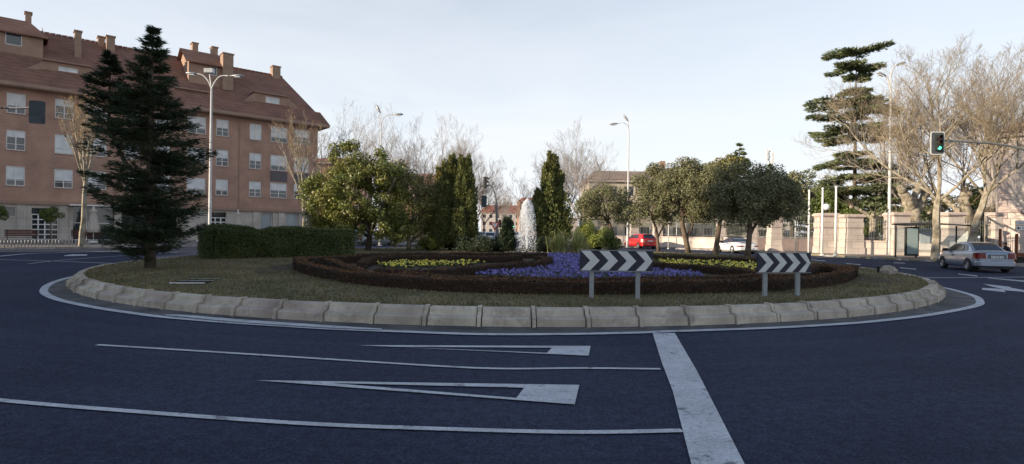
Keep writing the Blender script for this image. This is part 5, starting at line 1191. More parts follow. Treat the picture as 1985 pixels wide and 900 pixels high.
def signal_mast(Y, base_u, base_z, pts, r, label, group=None, px_base=None):
    x = X(base_u, Y, 440) if px_base is None else px_base; root = empty('traffic_signal', (x, Y, base_z), label, 'traffic light', group); o = Vector((x, Y, base_z)); pp = [Vector((0, 0, 0))]+[W(a, b, Y)-o for a, b in pts]
    pp = resample(pp, 6); n = len(pp); MB().tube(pp, [r*(1.3-.8*i/(n-1)) for i in range(n)], 8).build('mast', mat('mast_grey', (.13, .14, .14), (.18, .19, .19), 3, .5), root, True); MB().bbox(-.22, .22, -.22, .22, 0, .05, .02).build('base_plate', M_galv, root); return root, o
Y = 33; root, o = signal_mast(Y, 2062, .14, [(2062, 400), (2058, 340), (2035, 305), (1985, 290), (1930, 279), (1832, 273)], .10, 'overhead traffic light showing green on a long arm from the right')
signal_head(root, W(1818, 277.5, Y)-o+Vector((0, -.12, 0)), -.1, 'green')
Y = 30; ti = MB(); ti.lathe([(1.5, -.02), (1.5, .11), (1.42, .13)], 28, o=(X(-110, 30), 30, 0)); struct(ti.build('traffic_island', M_kerbw))
root, o = signal_mast(Y, -110, .13, [(-110, 380), (-106, 270), (-85, 225), (-30, 211), (20, 210), (62, 209)], .09, 'overhead traffic light seen from behind on an arm from the left')
signal_head(root, W(74, 219, Y)-o, math.pi+.45, sc=.9)
Y = 60; root, o = signal_mast(Y, 963, .28, [(963, 430), (962, 395), (957, 370), (950, 359), (946, 357)], .12, 'traffic light on a curved grey post left of the fountain')
signal_head(root, W(942, 354, Y)-o, 1.15, board=False, sc=1.3)
Y = 74; root, o = signal_mast(Y, 902, .28, [(902, 420), (903, 395), (908, 387), (925, 386), (936, 387)], .09, 'traffic light hanging dark against the russet trees')
signal_head(root, W(940, 391, Y)-o, 2.6, sc=1.1)
Y = 58; root, o = signal_mast(Y, 969, .28, [(969, 450), (969, 444), (969, 438)], .06, 'small post-mounted traffic light beside the give way sign'); signal_head(root, W(969, 434, Y)-o, .3, board=False, sc=.9)
Y = 100; root, o = signal_mast(Y, 1001, .28, [(1001, 445), (1001, 440)], .06, 'tiny far green traffic light down the avenue'); signal_head(root, W(995, 436, Y)-o, 0, 'green', False)
# give way sign
x = X(959, 54); gs = empty('give_way_sign', (x, 54, .28), 'triangular white give way sign with red border, point down', 'road sign'); zt = W(959, 437, 54).z-.28
MB().tube([(0, 0, 0), (0, 0, zt)], .04, 8).build('post', M_galv, gs)
MB().prism([(-.46, -.05, zt+.28), (.46, -.05, zt+.28), (0, -.05, zt-.5)], (0, .02, 0)).build('border', M_red, gs); MB().prism([(-.29, -.06, zt+.19), (.29, -.06, zt+.19), (0, -.06, zt-.3)], (0, .008, 0)).build('face', M_white, gs)

# ------------------------------------------------------------------ chevron signs
def chevron(u0, u1, v0l, v1l, v0r, v1r, Yl, Yr, posts, label):
    A = W(u0, (v0l+v1l)/2, Yl); B = W(u1, (v0r+v1r)/2, Yr); d = B-A; L = math.hypot(d.x, d.y); h = (v1l-v0l)*Yl/F*.5+(v1r-v0r)*Yr/F*.5; zc = (A.z+B.z)/2
    g = IZ((A.x+B.x)/2, (A.y+B.y)/2); root = empty('chevron_sign', (A.x, A.y, g), label, 'road sign', None, math.atan2(d.y, d.x)); zc -= g
    pn = MB(); pn.bbox(0, L, 0, .03, zc-h/2, zc+h/2, .0); t = L/4.0
    W_ = h/2
    for k in range(4):
        a = k*t+.02; z0, z1 = zc-h/2+.008, zc+h/2-.008; tip = W_*.92; wd = t*.52; y = -.004
        pts = [(a, z1), (a+wd, z1), (a+wd+tip, zc), (a+wd, z0), (a, z0), (a+tip, zc)]
        pts = [(min(p_, L-.012), q_) for p_, q_ in pts]
        pn.add([(p_, y, q_) for p_, q_ in pts], [(0, 5, 2, 1), (5, 4, 3, 2)], 1)
    pn.build('panel', [M_signb, M_signw], root)
    fr = MB(); fr.box(-.004, L+.004, -.008, .034, zc+h/2, zc+h/2+.012); fr.box(-.004, L+.004, -.008, .034, zc-h/2-.012, zc-h/2); fr.build('rim', M_postg, root)
    for uf in posts: 
        x = L*(uf-u0)/(u1-u0); p_ = MB(); p_.bbox(x-.042, x+.042, .036, .096, -.05, zc+h/2-.04, .005); p_.build('post', M_postg, root)
    bl = MB(); 
    for uf in posts: x = L*(uf-u0)/(u1-u0); bl.box(x-.06, x+.06, .031, .036, zc-.05, zc+.05)
    bl.build('bracket', M_galv, root)
    return root
chevron(1124, 1266, 486, 526, 486.5, 525, 11.3, 11.25, (1148, 1238), 'larger dark blue and white chevron board on two posts, centre of the picture')
chevron(1468, 1572, 491, 530, 490, 527, 12.05, 12.25, (1486.5, 1550), 'chevron board on two posts near the right tip of the low hedges')

# ------------------------------------------------------------------ cars
def car(name, label, cat, paint, loc, heading, L=4.5, Wd=1.7, Ht=1.42, kind='saloon', group=None, plate='', soft=None, detail=True, lights=None):
    """heading: unit vector (x, y) of the nose; body built along +x"""
    root = empty(name, loc, label, cat, group, math.atan2(heading[1], heading[0])); h = Wd/2; zb = {'saloon': .93, 'hatch': .93, 'roadster': .86}[kind]
    # lower body
    if kind == 'saloon': st = [(-L/2, .42, .80, .74), (-L/2+.06, .28, .98, .88), (-L/2+.35, .22, 1.03, .975), (-L/2+.9, .2, 1.0, 1), (-.5, .2, .96, 1), (.6, .2, .94, 1), (1.15, .2, .93, 1), (L/2-.6, .21, .82, .98), (L/2-.2, .24, .70, .93), (L/2-.02, .34, .58, .80)]
    elif kind == 'hatch': st = [(-L/2, .42, .86, .84), (-L/2+.05, .28, .93, .92), (-L/2+.3, .22, .97, .98), (-L/2+.9, .2, .96, 1), (0, .2, .94, 1), (.6, .2, .93, 1), (.9, .2, .92, 1), (L/2-.55, .21, .82, .98), (L/2-.2, .24, .70, .93), (L/2-.02, .34, .56, .80)]
    else: st = [(-L/2, .45, .62, .74), (-L/2+.1, .26, .74, .88), (-L/2+.45, .2, .88, .98), (-L/2+.95, .18, .94, 1.02), (-.6, .18, .90, .99), (.3, .18, .86, .97), (1.0, .18, .84, .97), (L/2-.7, .19, .78, .98), (L/2-.25, .22, .62, .9), (L/2-.02, .32, .48, .72)]
    vs = []; sec = None
    for x, zl, zt, k in st:
        w = h*k; zm = (zl+zt)/2
        sec = [(0, zl), (w*.85, zl), (w*.975, zl+.06), (w, zl+.3*(zt-zl)), (w*.995, zl+.62*(zt-zl)), (w*.965, zt-.09), (w*.91, zt-.02), (w*.6, zt+.02), (0, zt+.03)]
        ring = [(x, y, z) for y, z in sec]+[(x, -y, z) for y, z in sec[-2:0:-1]]; vs += ring
    n = len(ring); fs = [(i*n+k, i*n+(k+1) % n, (i+1)*n+(k+1) % n, (i+1)*n+k) for i in range(len(st)-1) for k in range(n)]+[tuple(range(n))[::-1], tuple((len(st)-1)*n+k for k in range(n))]
    body = MB().add(vs, fs).build('body', paint, root, True); ss = body.modifiers.new('s', 'SUBSURF'); ss.levels = ss.render_levels = 1
    # cabin
    if kind == 'saloon': pr = [(-L/2+.62, .99), (-L/2+1.05, 1.24), (-L/2+1.45, Ht-.045), (-.35, Ht), (.25, Ht-.02), (.52, Ht-.09), (1.22, .93)]
    elif kind == 'hatch': pr = [(-L/2+.12, .96), (-L/2+.34, 1.24), (-L/2+.58, Ht-.05), (-.3, Ht), (.2, Ht-.02), (.48, Ht-.1), (1.12, .92)]
    else: pr = [(-L/2+1.0, .90), (-L/2+1.4, 1.12), (-L/2+1.75, Ht-.06), (-.2, Ht), (.1, Ht-.02), (.30, Ht-.08), (.95, .85)]
    zlo = min(p[1] for p in pr)-.03; hb, ht = h*.915, h*.66
    def hw(z): return hb+(ht-hb)*(z-zlo)/(Ht-zlo)
    vs = []
    for x, z in pr: w = hw(z); vs += [(x, w, z-.035) if z > 1.2 else (x, w, z), (x, w*.82, z), (x, -w*.82, z), (x, -w, z-.035) if z > 1.2 else (x, -w, z)]
    m = len(pr); fs = [(4*i+k, 4*i+4+k, 4*i+5+k, 4*i+1+k) for i in range(m-1) for k in range(3)]
    k0 = len(vs); vs += [(x, hw(zlo-.0), zlo-.03) for x, z in pr]+[(x, -hw(zlo), zlo-.03) for x, z in pr]
    for i in range(m-1): fs += [(k0+i, k0+i+1, 4*i+4, 4*i), (4*i+3, 4*i+7, k0+m+i+1, k0+m+i)]
    MB().add(vs, fs).build('cabin', soft or paint, root, True); cb = root.children[-1] if False else [c for c in COL.objects if c.name.startswith('cabin')][-1]; bv_ = cb.modifiers.new('b', 'BEVEL'); bv_.width = .045; bv_.segments = 3; bv_.limit_method = 'ANGLE'; bv_.angle_limit = math.radians(25)
    # glass
    def side(pts, s, nm='side_window'):
        MB().add([(x, s*(hw(z)+.007), z) for x, z in pts], [tuple(range(len(pts)))] if s > 0 else [tuple(range(len(pts)))[::-1]]).build(nm, M_glass, root)
    for s in (1, -1):
        if kind == 'saloon':
            side([(.36, zb+.03), (1.02, zb+.02), (.50, Ht-.16), (.30, Ht-.10)][::1] if False else [(.20, zb+.04), (1.05, zb+.03), (.52, Ht-.15), (.25, Ht-.10)], s); side([(-.72, zb+.05), (.13, zb+.04), (.17, Ht-.10), (-.55, Ht-.10)], s); side([(-1.12, zb+.10), (-.80, zb+.06), (-.64, Ht-.10), (-.86, Ht-.13)], s)
        elif kind == 'hatch': side([(.05, zb+.04), (.98, zb+.03), (.48, Ht-.15), (.10, Ht-.10)], s); side([(-1.0, zb+.08), (-.05, zb+.04), (.0, Ht-.10), (-.85, Ht-.11)], s)
        else: side([(-.30, zb+.06), (.80, zb+.05), (.30, Ht-.14), (-.15, Ht-.10)], s)
    def cross(i, j, nm, f0=.08, f1=.92, ins=.86):
        (x0, z0), (x1, z1) = pr[i], pr[j]; d = Vector((x1-x0, 0, z1-z0)).normalized(); nr = Vector((-d.z, 0, d.x)) ; nr = nr if nr.z > 0 else -nr
        a = Vector((x0, 0, z0)).lerp(Vector((x1, 0, z1)), f0)+nr*.01; b = Vector((x0, 0, z0)).lerp(Vector((x1, 0, z1)), f1)+nr*.01; wa, wb_ = hw(a.z)*ins, hw(b.z)*ins*.96
        MB().add([(a.x, wa, a.z), (a.x, -wa, a.z), (b.x, -wb_, b.z), (b.x, wb_, b.z)], [(0, 1, 2, 3)]).build(nm, M_glass, root)
    pr_b = pr; 
    def cross3(nm, i0, i1, f=.9):
        vs = []; ids = list(range(i0, i1+1))
        for q, i in enumerate(ids):
            x, z = pr[i]
            if q == 0: x = x+(pr[i+1][0]-x)*.10; z = z+(pr[i+1][1]-z)*.10
            if q == len(ids)-1: x = x-(x-pr[i-1][0])*.12; z = z-(z-pr[i-1][1])*.12
            o_ = -.012 if i1 < 3 else .012; w = hw(z)*(.80 if i1 < 3 else .80); vs += [(x+o_, w, z+.012), (x+o_, -w, z+.012)]
        MB().add(vs, [(2*k, 2*k+1, 2*k+3, 2*k+2) for k in range(len(ids)-1)]).build(nm, M_glass, root)
    cross3('rear_window', 0, 2); cross3('windscreen', 5, 6)
    # wheels
    wr = .31; wbx = {'saloon': (-1.33, 1.31), 'hatch': (-1.22, 1.25), 'roadster': (-1.2, 1.15)}[kind]
    for x in wbx:
        for s in (1, -1):
            o = MB(); n = 20; prof = [(wr*.62, -.10), (wr*.93, -.10), (wr, -.06), (wr, .06), (wr*.93, .10), (wr*.62, .10)]; vs = []
            for r_, y in prof: vs += [(r_*math.cos(2*math.pi*k/n), y, r_*math.sin(2*math.pi*k/n)) for k in range(n)]
            o.add(vs, [(i*n+k, i*n+(k+1) % n, (i+1)*n+(k+1) % n, (i+1)*n+k) for i in range(5) for k in range(n)]); t = o.build('wheel', M_tyre, root, True); t.location = (x, s*(h-.085), wr)
            q = MB(); q.tube([(0, .05*s, 0), (0, .085*s, 0)], .045, 10)
            q.tube([(0, .0, 0), (0, .035*s, 0)], wr*.60, 20, 1)
            for k in range(5):
                a = 2*math.pi*k/5; c_, s_ = math.cos(a), math.sin(a); e1 = Vector((c_, 0, s_)); e2 = Vector((-s_, 0, c_))
                q.prism([e1*.03-e2*.04+Vector((0, .05*s, 0)), e1*wr*.62-e2*.028+Vector((0, .05*s, 0)), e1*wr*.62+e2*.028+Vector((0, .05*s, 0)), e1*.03+e2*.04+Vector((0, .05*s, 0))], (0, .03*s, 0))
            vs = []
            for r_, y in ((wr*.56, .05), (wr*.66, .095), (wr*.66, .02)): vs += [(r_*math.cos(2*math.pi*k/n), y*s, r_*math.sin(2*math.pi*k/n)) for k in range(n)]
            q.add(vs, [(i*n+k, i*n+(k+1) % n, (i+1)*n+(k+1) % n, (i+1)*n+k) for i in range(2) for k in range(n)])
            q.build('rim', [M_rim, M_dmetal], t)
            a = MB(); vs = []; na = 14
            for k in range(na+1):
                an = math.pi*k/na
                for r_ in (wr*.9, wr*1.13): vs.append((x+r_*math.cos(an), s*(h+.004), wr+r_*math.sin(an)))
            a.add(vs, [(2*k, 2*k+1, 2*k+3, 2*k+2) for k in range(na)]); a.build('wheel_arch', M_tyre, root)
    # lights, bumper, plate, mirrors
    red = mat('tail_lamp', (.11, .005, .007), (.18, .008, .009), 8, .2); rx = -L/2
    for s in (1, -1):
        if kind == 'saloon': pts = [(rx+.005, s*h*.52, .66), (rx+.005, s*h*.60, .90), (rx+.04, s*h*.82, .93), (rx+.20, s*h*.975, .86), (rx+.30, s*h*.995, .67), (rx+.05, s*h*.88, .66)]
        elif kind == 'hatch': pts = [(rx+.0, s*h*.62, .68), (rx+.0, s*h*.66, .90), (rx+.04, s*h*.88, .92), (rx+.18, s*h*.985, .90), (rx+.2, s*h*.995, .69), (rx+.05, s*h*.90, .67)]
        else: pts = [(rx+.04, s*h*.48, .58), (rx+.05, s*h*.5, .66), (rx+.10, s*h*.82, .70), (rx+.3, s*h*.97, .66), (rx+.25, s*h*.97, .60), (rx+.08, s*h*.8, .57)]
        z0_, z1_ = (.655, .92) if kind != 'roadster' else (.58, .66); yi = .52 if kind == 'saloon' else (.68 if kind == 'hatch' else .5)
        plan = [(rx-.03, yi*h), (rx-.012, .80*h), (rx+.035, .91*h), (rx+.12, .975*h+.008), (rx+.30, h+.012), (rx+.30, .9*h), (rx+.14, .8*h), (rx+.10, yi*h)]
        if s > 0: plan = plan[::-1]
        tl = MB(); q0 = [(x, y*s, z0_) for x, y in plan]; q1 = [(x+.03, (y*.93+.07*h)*s*.975, z1_) for x, y in plan]; m_ = len(plan)
        tl.add(q0+q1, [tuple(range(m_)), tuple(range(m_, 2*m_))[::-1]]+[(k, m_+k, m_+(k+1) % m_, (k+1) % m_) for k in range(m_)])
        tl.build('tail_light', red if kind != 'hatch' else mat('pale_tail_lamp', (.5, .12, .08), (.6, .3, .22), 8, .2), root)
        fx_ = L/2; MB().prism([(fx_-.06, s*h*.5, .56), (fx_-.08, s*h*.5, .68), (fx_-.30, s*h*.9, .72), (fx_-.26, s*h*.93, .58)], (.03, s*.03, .01)).build('headlight', mat('headlamp', (.6, .62, .64), rough=.1, spec=.8), root)
        mx_ = {'saloon': .78, 'hatch': .75, 'roadster': .60}[kind]; MB().bbox(mx_-.06, mx_+.08, min(s*(h*.93), s*(h+.17)), max(s*(h*.93), s*(h+.17)), zb+.0, zb+.14, .03).build('mirror', M_dmetal if kind != 'hatch' else paint, root)
        st_ = MB(); st_.box(wbx[0]+.45, wbx[1]-.45, min(s*(h-.01), s*(h+.012)), max(s*(h-.01), s*(h+.012)), .50, .54); st_.build('side_strip', paint if kind != 'saloon' else mat('trim_strip', (.40, .43, .47), rough=.35), root)
        if kind != 'roadster' or True: MB().box(.05, .22, min(s*h*.985, s*(h+.02)), max(s*h*.985, s*(h+.02)), zb-.20, zb-.15).build('door_handle', M_dmetal, root)
    bm_ = MB(); bw = h*.93
    bm_.prism([(rx+.12, -bw-.02, .30), (rx-.04, -bw*.86, .30), (rx-.075, 0, .30), (rx-.04, bw*.86, .30), (rx+.12, bw+.02, .30), (rx+.3, bw+.025, .30), (rx+.3, -bw-.025, .30)], (0, 0, .24)); bo = bm_.build('rear_bumper', paint, root); bv = bo.modifiers.new('b', 'BEVEL'); bv.width = .04; bv.segments = 2
    bm_ = MB(); fx_ = L/2; bm_.prism([(fx_-.12, -bw, .24), (fx_+.03, -bw*.8, .24), (fx_+.06, 0, .24), (fx_+.03, bw*.8, .24), (fx_-.12, bw, .24)], (0, 0, .26)); bm_.build('front_bumper', paint, root)
    MB().box(rx-.03, rx+.3, -h*.8, h*.8, .20, .295).build('valance', M_dmetal, root)
    if kind == 'roadster':
        MB().prism([(rx+.06, -.16, .56), (rx+.06, .16, .56), (rx+.16, .16, .745), (rx+.16, -.16, .745)], (-.03, 0, .01)).build('stripe', mat('stripe_blue', (.05, .08, .30), rough=.4), root)
        MB().prism([(rx+.05, -.05, .56), (rx+.05, .05, .56), (rx+.15, .05, .745), (rx+.15, -.05, .745)], (-.035, 0, .012)).build('stripe', mat('stripe_maroon', (.28, .04, .06), rough=.4), root)
        MB().box(rx+.28, rx+.62, -.45, .45, .86, .90).build('engine_grille', mat('grille_navy', (.03, .04, .10), rough=.5), root)
        for s in (1, -1): MB().box(wbx[0]-.1, -.2, min(s*h*.97, s*(h+.012)), max(s*h*.97, s*(h+.012)), .74, .79).build('side_stripe', mat('stripe_navy', (.05, .07, .2), rough=.4), root)
    pz = .74 if kind == 'saloon' else (.76 if kind == 'hatch' else .42); px_ = rx-.018 if kind != 'roadster' else rx-.085
    if kind == 'saloon': MB().box(rx-.010, rx+.1, -.36, .36, .66, .86).build('plate_recess', mat('recess_grey', (.12, .13, .15), rough=.5), root)
    pl = MB().box(px_-.012, px_, -.26, .26, pz-.055, pz+.055).build('number_plate', M_white, root)
    if plate:
        cu = bpy.data.curves.new('t', 'FONT'); cu.body = plate; cu.size = .115; cu.align_x = 'CENTER'; cu.align_y = 'CENTER'; to = bpy.data.objects.new('t', cu); me = bpy.data.meshes.new_from_object(to)
        bpy.data.objects.remove(to); me.transform(Matrix.Translation((px_-.014, 0, pz)) @ Matrix(((0, 0, -1, 0), (-1, 0, 0, 0), (0, 1, 0, 0), (0, 0, 0, 1)))); link('lettering', me, M_dmetal, pl)
    if kind == 'hatch': MB().prism([(rx+.30, -.35, Ht-.05), (rx+.30, .35, Ht-.05), (rx+.50, .45, Ht-.035), (rx+.50, -.45, Ht-.035)], (0, 0, .02)).build('spoiler', paint, root)
    return root
def paintm(name, c, metal=.0, rough=.3): return mat(name, c, rough=rough, metal=metal, coat=.6, spec=.5)
P_silver = paintm('silver_paint', (.33, .38, .46), .6, .28); P_red = paintm('bright_red_paint', (.55, .012, .015)); P_wht = paintm('white_car_paint', (.75, .75, .74)); P_blue = paintm('blue_paint', (.10, .16, .32)); P_grey = paintm('grey_car_paint', (.25, .27, .29), .3); P_dark = paintm('dark_car_paint', (.03, .035, .04))
def wheel_ground(u, v, zoff=0): return P(u, v, G)
# silver saloon: rear axle between two wheel contacts
hd = Vector((.27, .963, 0)).normalized(); rl = Vector((21.25, 26.5, 0)); sdv = Vector((hd.y, -hd.x, 0)); cpos = rl+sdv*.78+hd*1.30+Vector((.60, 1.0, 0))
car('silver_car', 'silver four-door saloon seen from behind at the right edge of the road', 'car', P_silver, (cpos.x, cpos.y, 0), hd, 4.4, 1.62, 1.42, 'saloon', plate='SA 9338 AK')
hd = Vector((-.25, .968, 0)).normalized(); sdv = Vector((hd.y, -hd.x, 0)); Yr = 54.5; rl = Vector((X(1238, Yr), Yr, 0)); cpos = rl+sdv*.8+hd*1.22
car('red_car', 'bright red three-door hatchback beyond the island', 'car', P_red, (cpos.x, cpos.y, G(0, Yr)), hd, 4.0, 1.7, 1.44, 'hatch', plate='')
hd = Vector((-.10, .995, 0)).normalized(); sdv = Vector((hd.y, -hd.x, 0)); Yr = 45.2; rl = Vector((X(1420, Yr), Yr, 0)); cpos = rl+sdv*.85+hd*1.2
car('white_convertible', 'white convertible with dark soft top and blue and maroon rear stripes', 'car', P_wht, (cpos.x, cpos.y, G(0, Yr)), hd, 4.35, 1.75, 1.29, 'roadster', soft=mat('soft_top', (.035, .035, .055), (.05, .05, .07), 8, .8))
cars_bg = [('white car with only its roof showing above the box hedge', 570, 44.5, P_wht, 'hatch', (FD.x, FD.y), None), ('grey car glimpsed under the magnolia branches', 735, 56, P_grey, 'hatch', (.9, .4), None), ('pale blue car under the smaller magnolia', 690, 60, P_blue, 'saloon', (.9, .4), None),
           ('blue car facing the roundabout on the avenue, beside the give way sign', 971, 66, P_blue, 'hatch', (.08, -1), None), ('white car on the avenue behind the dark shrubs, near the cypresses', 950, 72, P_wht, 'hatch', (.1, -1), None), ('dark car far down the avenue, close to the cypress pair', 936, 84, P_dark, 'saloon', (.1, -1), None),
           ('pale car parked on the left of the avenue behind the cypress edge', 926, 74, P_grey, 'hatch', (.1, -1), None), ('white car far away between the dark conifer and the jet', 1004, 105, P_wht, 'saloon', (0, -1), None), ('dark car farthest off between the dark conifer and the jet', 1000, 135, P_dark, 'hatch', (0, 1), None)]
for lb, u, Y, pm, kd, hdg, _ in cars_bg:
    x = X(u, Y); car('parked_car' if Y < 62 else 'distant_car', lb, 'car', pm, (x, Y, G(x, Y)), hdg, 4.1 if kd == 'hatch' else 4.4, 1.7, 1.44 if Y != 44.5 else 1.5, kd, 'cars in the background')

# ------------------------------------------------------------------ bus shelter
Ys = 39.4; xa, xb = X(1746, Ys), X(1868, Ys); g = G(xa, Ys)+.135; bs = empty('bus_shelter', (xa, Ys, g), 'glass bus shelter with a thin dark curved roof and advertising panel', 'bus shelter', rz=0); Ls = xb-xa
b = MB(); N = 12
vs = []
for i in range(N+1):
    t = i/N; x = -.15+(Ls+.3)*t; z = 2.22+.10*math.sin(math.pi*t); vs += [(x, -.9, z-.05), (x, .75, z+.05), (x, -.9, z+.03), (x, .75, z+.13)]
for i in range(N): k = 4*i; b.add([vs[k+j] for j in range(8)], [(0, 4, 5, 1), (2, 3, 7, 6), (0, 2, 6, 4), (1, 5, 7, 3)])
b.build('roof', M_dmetal, bs)
for x in (.02, Ls*.33, Ls*.66, Ls-.08): MB().box(x, x+.07, .55, .62, 0, 2.24).build('post', M_dmetal, bs)
MB().box(.1, Ls-.1, .58, .59, .35, 2.1).build('glass_panel', clear_glass('shelter_glass', .22), bs)
MB().box(Ls-.05, Ls-.035, -.5, .5, .35, 2.1).build('glass_panel', clear_glass('shelter_glass'), bs)
ad_ = MB().box(-.05, .82, -.62, -.45, .15, 2.12); ad_ = ad_.build('advert_case', M_dmetal, bs); MB().box(.03, .74, -.635, -.621, .28, 2.02).build('poster', mat('pale_poster', (.30, .37, .37), (.22, .30, .31), 1.2, .25), ad_)
MB().box(.95, Ls-.35, .05, .42, .46, .50).box(1.2, 1.26, .18, .3, 0, .46).box(Ls-.7, Ls-.64, .18, .3, 0, .46).build('seat', M_dmetal, bs)
MB().box(Ls*.40, Ls*.58, .53, .56, 1.0, 1.95).build('timetable', mat('notice', (.45, .52, .55), (.35, .42, .46), 2, .4), bs)
# direction signs
Yd = 34.5; x = X(1971, Yd); g = G(x, Yd)+.135; ds = empty('direction_sign', (x, Yd, g), 'two white direction boards with brown rim on a rust-red post', 'road sign'); MB().tube([(0, 0, 0), (0, 0, 1.75)], .075, 8).build('post', M_rust, ds)
def board(v0, v1, txt, arrow):
    z0 = W(1980, v1, Yd).z-g; z1 = W(1980, v0, Yd).z-g; x0 = X(1966, Yd)-x; x1 = x0+2.1; o = MB(); o.bbox(x0-.02, x1+.02, -.12, -.09, z0-.02, z1+.02, .01); o = o.build('board', mat('board_rim', (.28, .14, .09), rough=.5), ds)
    MB().box(x0+.01, x1-.01, -.128, -.121, z0+.01, z1-.01).build('face', M_white, o)
    if arrow:
        zc = (z0+z1)/2; MB().prism([(x0+.05, -.135, zc), (x0+.17, -.135, zc+.1), (x0+.17, -.135, zc+.03), (x0+.27, -.135, zc+.03), (x0+.27, -.135, zc-.03), (x0+.17, -.135, zc-.03), (x0+.17, -.135, zc-.1)], (0, .005, 0)).build('arrow', M_dmetal, o)
    cu = bpy.data.curves.new('t', 'FONT'); cu.body = txt; cu.size = (z1-z0)*.62; cu.align_y = 'CENTER'; to = bpy.data.objects.new('t', cu); me = bpy.data.meshes.new_from_object(to); bpy.data.objects.remove(to)
    me.transform(Matrix.Translation((x0+(.35 if arrow else .12), -.137, (z0+z1)/2)) @ Matrix.Rotation(math.pi/2, 4, 'X')); link('lettering', me, M_dmetal, o)
board(428.5, 436.5, 'Centro Ciudad', False); board(438, 447, 'HOTEL', True)
MB().bbox(0, 9, 0, .35, 0, .55, .03).build('low_wall', M_rust); o = bpy.data.objects['low_wall.007'] if 'low_wall.007' in bpy.data.objects else None
for o in list(COL.objects):
    if o.name.startswith('low_wall') and o.parent is None: o.location = (X(1968, 36), 36, G(30, 36)+.135); o.name = 'garden_wall'; tag(o, 'low dark red wall at the foot of the direction signs', 'wall')

# ------------------------------------------------------------------ person sitting on a bench behind the silver car
def make_person():
    x = X(1957, 35.0); g = G(x, 35)+.135; root_loc = (x, 35.0, g)
    V = [(0, 0, .50), (-.02, 0, .64), (-.10, 0, .78), (-.17, 0, .88), (-.22, 0, .94), (-.25, 0, .99), (-.27, 0, 1.06),
         (0, -.11, .49), (-.42, -.13, .50), (-.40, -.14, .10), (-.52, -.15, .05), (0, .11, .49), (-.44, .12, .50), (-.46, .13, .10), (-.58, .14, .05),
         (-.17, -.19, .85), (-.24, -.24, .62), (-.42, -.12, .56), (-.17, .19, .85), (-.24, .24, .62), (-.42, .10, .56)]
    E_ = [(0, 1), (1, 2), (2, 3), (3, 4), (4, 5), (5, 6), (0, 7), (7, 8), (8, 9), (9, 10), (0, 11), (11, 12), (12, 13), (13, 14), (3, 15), (15, 16), (16, 17), (3, 18), (18, 19), (19, 20)]
    Rr = [.15, .14, .15, .13, .065, .09, .095, .1, .075, .05, .045, .1, .075, .05, .045, .06, .05, .04, .06, .05, .04]
    me = bpy.data.meshes.new('person'); me.from_pydata(V, E_, []); o = bpy.data.objects.new('person', me); COL.objects.link(o); o.location = root_loc
    sk = o.modifiers.new('skin', 'SKIN')
    for i, r in enumerate(Rr): me.skin_vertices[0].data[i].radius = (r, r)
    me.skin_vertices[0].data[0].use_root = True; sb = o.modifiers.new('s', 'SUBSURF'); sb.levels = sb.render_levels = 2
    me.materials.append(mat('dark_jacket', (.02, .022, .028), (.035, .035, .04), 8, .85)); tag(o, 'person in dark clothes leaning forward behind the silver saloon', 'person')
    h = MB(); h.ball((-.28, 0, 1.075), .098, (1.05, .85, 1.15), 10); h.ball((-.385, 0, 1.065), .02, n=5); h.build('head', mat('skin', (.45, .26, .18), rough=.6), o, True)
    hr = MB(); hr.ball((-.262, 0, 1.11), .10, (1.08, .92, 1.02), 9); hr.build('hair', mat('dark_hair', (.015, .012, .01), rough=.8), o, True)
    return x, g
px_, pg = make_person()
bn = empty('street_bench', (px_+.05, 35.0, pg), 'low wooden bench under the person in dark clothes', 'bench')
MB().box(-.25, .3, -.9, .9, .33, .38).build('seat', M_bench, bn)
for y in (-.75, .7): MB().box(-.2, .25, y, y+.06, 0, .33).build('leg', M_dmetal, bn)

# ------------------------------------------------------------------ furniture on the left pavement
def bench(s, q, label):
    p = FP(s, q); z = .13+(.5-.13)*(8.5-q)/8.5+.02; r = empty('street_bench', (p.x, p.y, z+G(p.x, p.y)*.5), label, 'bench', 'red-brown benches before the flats', FANG)
    for k in range(4): MB().box(-.95, .95, -.28+k*.13, -.17+k*.13, .42, .455).build('seat_slat', M_bench, r)
    for k in range(4): MB().box(-.95, .95, .24+k*.045, .27+k*.045, .52+k*.12, .62+k*.12).build('back_slat', M_bench, r)
    for x in (-.8, .8):
        b = MB(); b.tube([(x, -.28, 0), (x, -.25, .42), (x, .22, .42), (x, .38, .98)], .03, 6); b.tube([(x, .20, .42), (x, .34, 0)], .03, 6); b.build('leg', M_dmetal, r)
bench(FX(42, 470, -4.5)[0], 4.5, 'red-brown slatted bench left of the glazed door')
bench(FX(168, 470, -4.5)[0], 4.5, 'red-brown slatted bench behind the pale street tree')
